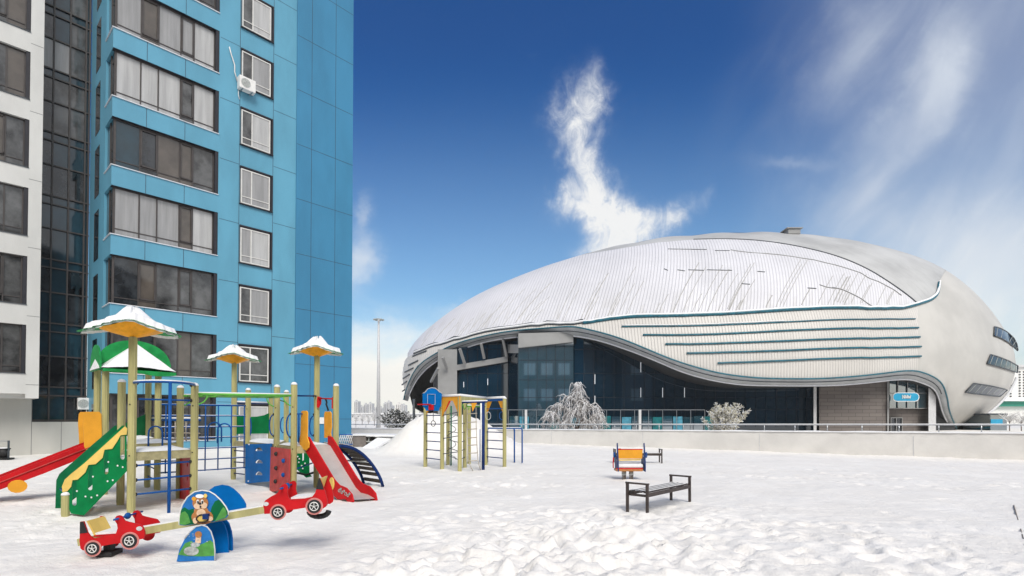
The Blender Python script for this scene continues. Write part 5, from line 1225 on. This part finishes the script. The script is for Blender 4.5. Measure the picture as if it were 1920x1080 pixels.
q_ = MB(); c_ = onplane(bm0, ND, 205, 1036); q_.obox(c_, ND * .09, NV * .12, V3(0, 0, .03)); q_.obox(c_ + V3(0, 0, .06), ND * .04, NV * .06, V3(0, 0, .05)); q_.build('rubber_buffer', 'black', carL, bevel=.015)
# centre boards
def c8(pts): return [(320 + x / 6.75, 900 + y / 6.75) for x, y in pts]
up_o = [(108, 570), (106, 520), (120, 400), (150, 310), (210, 215), (300, 150), (400, 130), (490, 145), (560, 185), (640, 260), (700, 340), (730, 400), (730, 440), (700, 480), (610, 510), (560, 525), (430, 545), (300, 560), (180, 578)]
fp = NP - NV * .10
q_ = MB(); q_.prism(onP(fp, ND, c8(up_o)), NV * .022); ub = q_.build('centre_board', 'skyblue', ss_)
q_ = MB(); q_.tube(onP(fp - NV * .002, ND, c8(up_o[:13])), .008, 5); q_.build('board_edge', 'white', ub)
def paint(par, pts, m, name, lay, c=c8, p0=None):
    q_ = MB(); q_.prism(onP((p0 or fp) - NV * (.003 * lay), ND, c(pts)), NV * .0022); return q_.build(name, m, par)
def ell(cx, cy, rx, ry, n=20, a0=0, a1=2 * math.pi): return [(cx + rx * math.cos(a0 + (a1 - a0) * i / n), cy + ry * math.sin(a0 + (a1 - a0) * i / n)) for i in range(n)]
paint(ub, [(110, 560), (112, 460), (128, 380), (175, 345), (230, 380), (290, 360), (300, 430), (420, 440), (500, 420), (520, 340), (560, 270), (605, 250), (700, 345), (728, 400), (728, 438), (610, 505), (430, 540), (180, 572)], 'dgreen', 'painted_hill', 1)
paint(ub, [(112, 560), (114, 450), (140, 410), (180, 395), (220, 440), (250, 540), (180, 572)], 'leafgreen', 'painted_bush', 2)
paint(ub, [(560, 520), (590, 470), (640, 380), (665, 345), (690, 360), (710, 440), (690, 478), (610, 505)], 'leafgreen', 'painted_bush', 2)
BF = 'brownfur'
paint(ub, ell(400, 470, 138, 95)[:], BF, 'painted_body', 3); paint(ub, ell(385, 400, 90, 80), BF, 'painted_body', 4)
paint(ub, ell(375, 290, 100, 92), BF, 'painted_head', 5); paint(ub, ell(292, 238, 26, 26), 'yellow', 'painted_ear', 6); paint(ub, ell(438, 200, 24, 26), 'paleyellow', 'painted_ear', 6)
paint(ub, ell(366, 205, 52, 26), 'cap', 'snow_spot', 7)
paint(ub, ell(340, 330, 48, 40), 'cream', 'painted_cheek', 7); paint(ub, ell(415, 322, 48, 40), 'cream', 'painted_cheek', 7)
for cx in (343, 398): paint(ub, ell(cx, 275, 17, 28), 'white', 'painted_eye', 8); paint(ub, ell(cx + 2, 282, 11, 20), 'black', 'painted_pupil', 9)
paint(ub, ell(370, 300, 18, 13), 'black', 'painted_nose', 9); paint(ub, ell(376, 340, 12, 12), 'black', 'painted_mouth', 9)
paint(ub, ell(385, 420, 58, 55), 'cream', 'painted_chest', 7)
paint(ub, ell(400, 495, 62, 42), 'paleyellow', 'steering_centre', 8)
q_ = MB(); q_.tube(onP(fp - NV * .03, ND, c8(ell(400, 495, 75, 55, 20, math.pi, 2 * math.pi) + [(475, 500), (440, 530), (360, 535), (325, 500)])), .008, 5, closed=True); q_.build('steering_ring', 'black', ub)
paint(ub, ell(310, 515, 30, 38), 'cream', 'painted_paw', 9); paint(ub, ell(500, 490, 36, 30), 'cream', 'painted_paw', 9)
bp_ = NP + NV * .42
q_ = MB(); q_.prism([p + NV * .52 for p in onP(fp, ND, c8(up_o))], NV * .022); q_.build('rear_board', 'panelblue', ss_)
lo_o = [(75, 960), (110, 880), (180, 740), (250, 650), (320, 590), (400, 570), (460, 590), (510, 650), (545, 760), (560, 880), (562, 950), (545, 985), (300, 990), (200, 975)]
q_ = MB(); f2 = NP - NV * .14; lpts = onP(f2, ND, c8(lo_o))
lpts = [V3(p.x, p.y, p.z if p.z > .09 else -.02) for p in lpts]
q_.prism(lpts, NV * .022); lb = q_.build('stand_board', 'skyblue', ss_); q_ = MB(); q_.tube([p - NV * .002 for p in lpts[2:11]], .008, 5); q_.build('board_edge', 'ltgrey', lb)
cl_ = lambda pts: c8(pts)
paint(lb, [(95, 945), (180, 800), (260, 770), (330, 830), (420, 800), (500, 760), (535, 790), (550, 880), (550, 960), (400, 968), (200, 962)], 'leafgreen', 'painted_hill', 1, p0=f2)
paint(lb, ell(350, 690, 45, 42), 'brownfur', 'painted_head', 3, p0=f2); paint(lb, [(318, 720), (385, 715), (380, 800), (310, 800)], 'cream', 'painted_body', 2, p0=f2); paint(lb, ell(260, 900, 95, 58), 'rock', 'painted_rock', 3, p0=f2); paint(lb, ell(310, 820, 60, 30), 'scratch', 'painted_rock', 2, p0=f2)
for i in range(16):
    x, y = 200 + 320 * rnd.random(), 680 + 230 * rnd.random(); paint(lb, ell(x, y, 5 + 10 * rnd.random(), 2 + 5 * rnd.random(), 6), 'scratch', 'worn_spot', 4, p0=f2)
for off, m in ((.36, 'panelblue'), (.48, 'panelblue')):
    q_ = MB(); q_.prism([p + NV * (off) for p in lpts], NV * .03); q_.build('stand_board', m, ss_)
q_ = MB(); c_ = NP + V3(-.02, .1, 0); q_.obox(V3(lpts[5].x + .02, lpts[5].y + .2, .50), ND * .03, NV * .22, V3(0, 0, .03)); q_.build('pivot', 'navy', ss_)

# ------------------------------------------------------------------ climbing frame behind
cf = thing('climbing_frame', 'timber climbing frame with yellow gables and a blue basketball board', 'climbing frame', V3(-1.6, 17.8, 0))
def c5(pts): return [(780 + x / 6.35, 720 + y / 6.35) for x, y in pts]
Fp = {k: XY(x, y) for k, (x, y) in dict(a=(797.6, 875.5), b=(829, 880), c=(840, 872), d=(862, 884), e=(871.5, 876), f=(879.6, 869), h=(911, 872), i=(946, 876)).items()}
for k, p in Fp.items(): post(p, 2.34, k in 'hi', .068, cf)
def bar(a_, b_, z0, z1, r, m, name, par=cf, snow=False):
    q_ = MB(); q_.tube([a_ + V3(0, 0, z0), b_ + V3(0, 0, z1)], r, 6); o_ = q_.build(name, m, par)
    if snow: q_ = MB(); q_.tube([a_ + V3(0, 0, z0 + r), b_ + V3(0, 0, z1 + r)], r * .9, 5); q_.build('snow_line', 'cap', o_)
    return o_
for z in (.31, .60, .89, 1.18, 1.47, 1.76): bar(Fp['a'], Fp['b'], z, z, .018, 'navy', 'rung')
for z in (.30, .60, .89, 1.18): bar(Fp['h'], Fp['i'], z, z, .018, 'navy', 'rung')
bar(Fp['h'], Fp['i'], 2.0, 2.0, .022, 'blue', 'rung'); 
for z in (.35, .62, .9, 1.2, 1.5): bar(Fp['c'], Fp['d'], z, z, .012, 'darkrope', 'rung'); bar(Fp['d'], Fp['e'], z, z, .012, 'darkrope', 'rung')
for z in (.5, 1.0, 1.5, 1.75): bar(Fp['b'], Fp['d'], z, z + .12, .015, 'darkrope', 'slack_rope')
def gable(a_, b_, m='yellow'):
    d_ = b_ - a_; n_ = V3(-d_.y, d_.x, 0).normalized() * .025; L = d_.length
    q_ = MB(); q_.prism([a_ + V3(0, 0, 2.36), b_ + V3(0, 0, 2.36), b_ + V3(0, 0, 1.72), a_ + d_ * .62 + V3(0, 0, 2.22), a_ + d_ * .38 + V3(0, 0, 2.22), a_ + V3(0, 0, 1.72)], n_)
    o_ = q_.build('gable_board', m, cf); q_ = MB(); q_.tube([a_ + V3(0, 0, 2.385), b_ + V3(0, 0, 2.385)], .04, 6); q_.build('snow_line', 'cap', o_)
gable(Fp['b'] + V3(0, -.08, 0), Fp['d'] + V3(0, -.08, 0)); gable(Fp['a'], Fp['b'])
q_ = MB(); q_.beam(Fp['d'] + V3(0, 0, 2.30), Fp['h'] + V3(0, 0, 2.30), .05, .15); bo = q_.build('top_beam', 'wood', cf); q_ = MB(); q_.tube([Fp['d'] + V3(0, 0, 2.39), Fp['h'] + V3(0, 0, 2.39)], .045, 6); q_.build('snow_line', 'cap', bo)
q_ = MB(); q_.beam(Fp['h'] + V3(0, 0, 2.31), Fp['i'] + V3(0, 0, 2.31), .06, .09); bo = q_.build('top_beam', 'blue', cf); q_ = MB(); q_.tube([Fp['h'] + V3(0, 0, 2.375), Fp['i'] + V3(0, 0, 2.375)], .05, 6); q_.build('snow_line', 'cap', bo)
for (a_, b_) in ((Fp['h'], Fp['i']), (Fp['i'], Fp['h'])):
    d_ = (b_ - a_).normalized(); q_ = MB(); q_.prism([a_ + V3(0, 0, 2.26), a_ + d_ * .36 + V3(0, 0, 2.26), a_ + d_ * .05 + V3(0, 0, 1.78), a_ + V3(0, 0, 1.78)], V3(0, -.025, 0)); q_.build('corner_board', 'yellow', cf)
    hq = MB(); c_ = a_ + d_ * .14 + V3(0, -.02, 1.75); hq.tube([c_ + V3(.09 * math.cos(t), 0, .14 * math.sin(t)) for t in [2 * math.pi * k / 12 for k in range(12)]], .012, 5, closed=True); hq.build('hand_ring', 'ltgrey' if a_ is Fp['h'] else 'blue', cf)
q_ = MB(); q_.prism([P(x, y, 17.6) for x, y in ((883, 752), (896, 752), (886, 772))], V3(0, .03, 0)); q_.build('corner_board', 'yellow', cf)
bar(Fp['d'], XY(914, 884), 2.16, 2.18, .03, 'navy', 'cross_bar', snow=True)
pl_ = XY(905.5, 880.5); q_ = MB(); q_.tube([pl_ - V3(0, 0, .1), pl_ + V3(0, 0, 2.2)], .062, 10); bo = q_.build('fire_pole', 'navy', cf); q_ = MB(); q_.tube([pl_ + V3(-.06, -.05, .0), pl_ + V3(-.06, -.05, 2.15)], .03, 6); q_.build('snow_line', 'cap', bo)
bar(Fp['e'], Fp['h'], 2.08, 2.08, .03, 'lgreen', 'cross_bar', snow=True); bar(Fp['e'], Fp['e'] + V3(.0, 0, 0.0001), 1.6, 2.08, .03, 'lgreen', 'green_bracket')
for x in (868, 875, 900): q_ = MB(); q_.tube([P(x, 758, 17.6), P(x + 1, 764, 17.6), P(x + 3, 768, 17.6), P(x + 5, 764, 17.6)], .02, 5); q_.build('green_hook', 'lgreen', cf)
q_ = MB(); q_.tube([Fp['c'] + V3(.12, -.1, 0), Fp['c'] + V3(.12, -.1, 2.1)], .028, 6); q_.build('green_pole', 'dgreen', cf)
q_ = MB(); q_.tube([Fp['c'] + V3(.12 + .16 * math.cos(t * 1.0), .16 * math.sin(t), .2 + t * .085) for t in [k * .4 for k in range(48)]], .012, 4); q_.build('spiral_rope', 'darkrope', cf)
# rope ladder
q_ = MB(); ra = [P(x, y, 17.0) for x, y in ((876, 764), (876, 800), (877, 830), (878, 862), (882, 874), (887, 883))]; rb = [P(x, y, 17.0) for x, y in ((892.5, 764), (893, 800), (894, 830), (896, 862), (898, 872), (901, 881))]
q_.tube(ra, .013, 5); q_.tube(rb, .013, 5); rl_ = q_.build('rope_ladder', 'rope', cf)
for y in (776, 792, 805, 821, 835, 850, 864.5): q_ = MB(); q_.tube([P(877, y, 17.0), P(894.5, y - 1, 17.0)], .017, 5); q_.build('ladder_rung', 'rope', rl_)
# basketball board
q_ = MB(); bb = [(78, 110), (98, 105), (115, 90), (140, 58), (185, 45), (230, 50), (262, 75), (278, 95), (300, 100), (308, 115), (303, 190), (300, 260), (282, 280), (272, 318), (120, 318), (108, 295), (80, 262)]
YB = 17.25; q_.prism([P(x, y, YB) for x, y in c5(bb)], V3(0, .025, 0)); bd = q_.build('basketball_board', 'panelblue', cf)
q_ = MB(); q_.tube([P(x, y, YB - .005) for x, y in c5(bb[:10])], .012, 5); q_.build('board_edge', 'ltgrey', bd)
q_ = MB(); sq = [P(x, y, YB - .012) for x, y in c5([(138, 122), (228, 122), (228, 245), (138, 245)])]
for a_, b_ in zip(sq, sq[1:] + sq[:1]): q_.beam(a_, b_, .006, .035, up=V3(0, 1, 0))
q_.build('white_square', 'white', bd)
q_ = MB(); hc = P(*c5([(100, 244)])[0], YB - .28); q_.tube([hc + V3(.21 * math.cos(t), .21 * math.sin(t), 0) for t in [2 * math.pi * k / 20 for k in range(20)]], .017, 6, closed=True); hp = q_.build('hoop', 'red', bd)
q_ = MB(); q_.obox(P(*c5([(182, 280)])[0], YB - .05), V3(.08, 0, 0), V3(0, .05, 0), V3(0, 0, .08)); q_.build('hoop_bracket', 'red', bd)
q_ = MB(); q_.tube([P(812.3, 771, YB), P(812.3, 789, YB)], .012, 5); c_ = P(812.3, 794, YB); q_.tube([c_ + V3(.07 * math.cos(t), 0, .09 * math.sin(t)) for t in [2 * math.pi * k / 14 for k in range(14)]], .014, 5, closed=True); q_.build('hanging_ring', 'darkrope', cf)
q_ = MB(); q_.prism([P(x, y, 17.9) for x, y in ((832, 768), (838, 756), (840, 744), (845, 752), (838, 766), (834, 772))], V3(0, .05, 0)); q_.build('red_handle', 'red', cf)
# blue parallel bars behind it
pb_ = thing('parallel_bars', 'thin blue parallel exercise bars standing right of the climbing frame', 'exercise bars', XY(965, 868))
for x, xb, y in ((979, 915, 868), (964.5, 918, 867)):
    t_ = XY(x, y); z = yz(x, 803, t_.y); b2 = V3(t_.x - 1.3, t_.y + .2, 0); q_ = MB(); q_.tube([t_, t_ + V3(0, 0, z - .05), t_ + V3(-.05, 0, z), b2 + V3(.05, 0, z), b2 + V3(0, 0, z - .05), b2], .028, 7); bo = q_.build('bar_frame', 'blue', pb_)
    q_ = MB(); q_.tube([t_ + V3(-.05, 0, z + .02), b2 + V3(.05, 0, z + .02)], .02, 5); q_.build('snow_line', 'cap', bo)

# ------------------------------------------------------------------ spring rider
sp = thing('spring_rider', 'spring rocker with an orange backrest between thin side boards near the benches', 'spring rider', XY(1178, 900))
def c6(pts): return [(1130 + x / 12, 820 + y / 12) for x, y in pts]
YS = 14.6
for xs, m in ((305, 'navy'), (905, 'navy')):
    base = P(*c6([(xs, 690)])[0], YS); h_ = P(*c6([(xs, 140)])[0], YS).z
    out_ = [(-.42, base.z - .08), (.35, base.z - .06), (.42, base.z + .15), (.30, base.z + .35), (.15, base.z + .3), (.0, base.z + .22), (-.15, base.z + .35), (-.16, base.z + .50), (-.10, h_), (-.17, h_ + .02), (-.30, base.z + .45), (-.40, base.z + .2)]
    q_ = MB(); q_.prism([V3(base.x, YS + a * .5, b) for a, b in out_], V3(.03, 0, 0)); q_.build('side_board', m, sp)
    q_ = MB(); q_.tube([V3(base.x + (-.06 if xs < 500 else .08), YS - .05 + .07 * math.cos(t), base.z + .36 + .07 * math.sin(t)) for t in [k * math.pi / 5 for k in range(10)]], .014, 5, closed=True); q_.build('grip', 'blue', sp)
def yq(pts, m, name, Y, th=.025, par=None): 
    q_ = MB(); q_.prism([P(x, y, Y) for x, y in c6(pts)], V3(0, th, 0)); return q_.build(name, m, par or sp)
bk = yq([(325, 278), (900, 278), (890, 480), (325, 480)], 'yellow', 'backrest', YS - .12)
yq([(325, 258), (400, 250), (420, 262), (900, 262), (900, 282), (325, 282)], 'red', 'backrest_rim', YS - .122, .03, bk)
yq([(320, 496), (860, 488), (850, 520), (320, 530)], 'paleyellow', 'cross_board', YS - .10)
fs = yq([(310, 690), (905, 690), (905, 715), (310, 715)], 'red', 'front_board', YS - .2, .03); yq([(310, 715), (905, 715), (900, 765), (310, 765)], 'brownfur', 'seat_edge', YS - .2, .35)
q_ = MB(); z0 = P(1180, 877, YS).z; q_.obox(V3(P(1180, 877, YS).x, YS + .0, z0 + .06), V3(.34, 0, 0), V3(0, .16, 0), V3(0, 0, .05)); q_.build('snow_load', 'cap', sp, bevel=.03)
q_ = MB(); q_.tube([P(x, y, YS - .25) for x, y in c6([(240, 450), (235, 580), (238, 690)])], .014, 5); q_.build('foot_bar', 'red', sp)
for xs in (480, 643):
    base = P(*c6([(xs, 965)])[0], YS); ztop = P(*c6([(xs, 765)])[0], YS).z; q_ = MB(); q_.tube([V3(base.x + .05 * math.cos(t), YS + .05 * math.sin(t), -.02 + (ztop * .62) * t / 31.4) for t in [k * .45 for k in range(70)]], .011, 5); q_.build('spring', 'darkconc', sp)
    q_ = MB(); q_.tube([V3(base.x, YS, ztop * .58), V3(base.x, YS, ztop)], .062, 10); q_.build('spring_cap', 'rock', sp)

# ------------------------------------------------------------------ benches
def make_bench(label):
    r_ = thing('bench', label, 'bench', (0, 0, 0), 'dark slatted benches without backs'); L, Wd, za, zs = 1.70, .39, .51, .36
    for sx in (0, L):
        for sy in (0, Wd):
            q_ = MB(); q_.box((sx, sy, za / 2 - .06), .045, .045, za + .10); q_.build('leg', 'bench', r_, bevel=.004)
        q_ = MB(); q_.box((sx, Wd / 2, za), .05, Wd + .06, .032); ar = q_.build('armrest', 'bench', r_, bevel=.004)
        q_ = MB(); q_.box((sx, Wd / 2, za + .020), .04, Wd + .03, .012); q_.build('snow_line', 'cap', ar)
    for sy in (0.0, Wd): q_ = MB(); q_.box((L / 2, sy, zs - .045), L, .03, .065); q_.build('side_rail', 'bench', r_)
    q_ = MB(); q_.box((.03, Wd / 2, zs - .06), .03, Wd, .04); q_.box((L - .03, Wd / 2, zs - .06), .03, Wd, .04); q_.build('cross_rail', 'bench', r_)
    for k in range(4):
        y = Wd * (k + .5) / 4; q_ = MB(); q_.box((L / 2, y, zs), L - .02, .060, .024); s_ = q_.build('slat', 'bench', r_, bevel=.003)
        q_ = MB(); q_.box((L / 2, y + .008, zs + .017), L - .10, .026, .009); q_.build('snow_line', 'cap', s_)
    return r_
b1_ = make_bench('larger nearer dark slatted bench standing in the snow in front of the spring rider')
A_, B_, C_ = XY(1213.7, 963.3), XY(1181.3, 957.5), XY(1291.7, 942.5)
b1_.location = A_; b1_.rotation_euler.z = math.atan2(C_.y - A_.y, C_.x - A_.x)
b2_ = copy_tree(b1_); b2_['label'] = 'small distant dark bench half hidden behind the spring rider'
q0 = XY(1239, 868); b2_.rotation_euler.z = math.pi - .05; b2_.location = q0 + V3(0, .18, 0)
Yb = 21.5
bn = thing('litter_bin', 'black litter bin in a thin metal stand at the left edge beside the plinth', 'litter bin', V3(P(7, 858, Yb).x, Yb, 0))
q_ = MB(); t_, l_ = P(7, 841, Yb), P(7, 858, Yb); q_.tube([l_, t_], .13, 16, r2=.20); bb_ = q_.build('bin_body', 'black', bn); q_ = MB(); q_.tube([t_ - V3(0, 0, .03), t_ + V3(0, 0, .01)], .215, 16); q_.build('bin_rim', 'black', bb_)
q_ = MB(); q_.dome(t_, .18, .18, .05, 12, 3); q_.build('snow', 'cap', bb_)
for x in (16.3, -6):
    p = P(x, 826, Yb); q_ = MB(); q_.beam(V3(p.x, Yb, -.15), p, .05, .05); q_.build('stand_post', 'darktrim', bn)
q_ = MB(); q_.beam(P(-6, 827, Yb), P(16.3, 827, Yb), .035, .035); q_.build('stand_bar', 'steel', bn); q_ = MB(); q_.obox(P(6, 859, Yb) + V3(0, 0, -.02), V3(.26, 0, 0), V3(0, .22, 0), V3(0, 0, .03)); q_.build('base_plate', 'black', bn)

# ------------------------------------------------------------------ blocks of flats behind the viewer (seen mirrored in the glass)
def slab(x0, x1, y0, y1, h, label, m, winm, cat='building'):
    b_ = thing('apartment_building', label, cat, V3((x0 + x1) / 2, y1, 0)); q_ = MB(); q_.box(((x0 + x1) / 2, (y0 + y1) / 2, h / 2 - .5), x1 - x0, y1 - y0, h + 1); q_.build('wall', m, b_)
    q_ = MB(); z = 1.5
    while z < h - 2:
        x = x0 + 1.5
        while x < x1 - 2.5: q_.box((x + .9, y1 + .02, z + .8), 1.8, .08, 1.6); x += 3.6
        z += 3.0
    o_ = q_.build('window_rows', winm, b_); o_['kind'] = 'stuff'
    q_ = MB(); q_.box(((x0 + x1) / 2, (y0 + y1) / 2, h + .7), x1 - x0 + .6, y1 - y0 + .6, .4); q_.build('roof', 'ltgrey', b_)
slab(-130, -30, -70, -56, 44, 'dark brown block of flats added behind the viewer, mirrored at the left of the arena glass', 'darkconc', 'g_mid')  # dark slabs added so the arena glass mirrors them, not bright sky
slab(-26, 1, -74, -60, 44, 'dark grey block of flats added behind the viewer, second from the left', 'darkconc', 'g_mid')
slab(24, 31, -74, -60, 44, 'narrow dark block added behind the viewer between two lighter slabs', 'darkconc', 'g_mid')
slab(44, 150, -74, -60, 44, 'wide dark block of flats added behind the viewer at the right', 'darkconc', 'g_mid')
def bigslab(x0, x1, h, xs, label):
    b_ = thing('apartment_building', label, 'building', V3((x0 + x1) / 2, -55, 0)); q_ = MB(); q_.box(((x0 + x1) / 2, -61, h / 2 - .5), x1 - x0, 12, h + 1); q_.build('wall', 'beamgrey', b_)
    for x in xs:
        for z in (9.7, 18.4):
            q_ = MB(); q_.box((x, -54.95, z), 3.8, .1, 4.0); w_ = q_.build('window', 'sky_painted', b_); q_ = MB()
            for k in (-1.9, -.6, .7, 1.9): q_.box((x + k, -54.85, z), .2, .1, 4.1)
            q_.build('frame', 'pvc', w_)
    q_ = MB(); q_.box(((x0 + x1) / 2, -61, h + .7), x1 - x0 + .6, 12.6, .4); q_.build('roof', 'ltgrey', b_)
M['sky_painted'] = glass('sky_painted_glass', (.72, .86, .92), .1)  # pale blue base colour stands in for sky reflected in the panes
bigslab(2, 23, 26, (6, 11.8, 17.6), 'grey slab with large bright windows behind the viewer, mirrored in the teal glass')
bigslab(32, 42, 26, (37,), 'slim grey slab with large bright windows behind the viewer')

# ------------------------------------------------------------------ winter haze
q_ = MB(); q_.box((0, 620, 54), 2200, 1520, 112); hz = q_.build('haze', 'white', loc=(0, 620, 54)); tag(hz, kind='stuff')
hm = bpy.data.materials.new('haze'); hm.use_nodes = True; hm.node_tree.nodes.clear(); pv = hm.node_tree.nodes.new('ShaderNodeVolumePrincipled'); ho = hm.node_tree.nodes.new('ShaderNodeOutputMaterial')
pv.inputs['Color'].default_value = (.95, .95, .95, 1); pv.inputs['Density'].default_value = .00032; hm.node_tree.links.new(pv.outputs[0], ho.inputs['Volume']); hz.data.materials.clear(); hz.data.materials.append(hm)
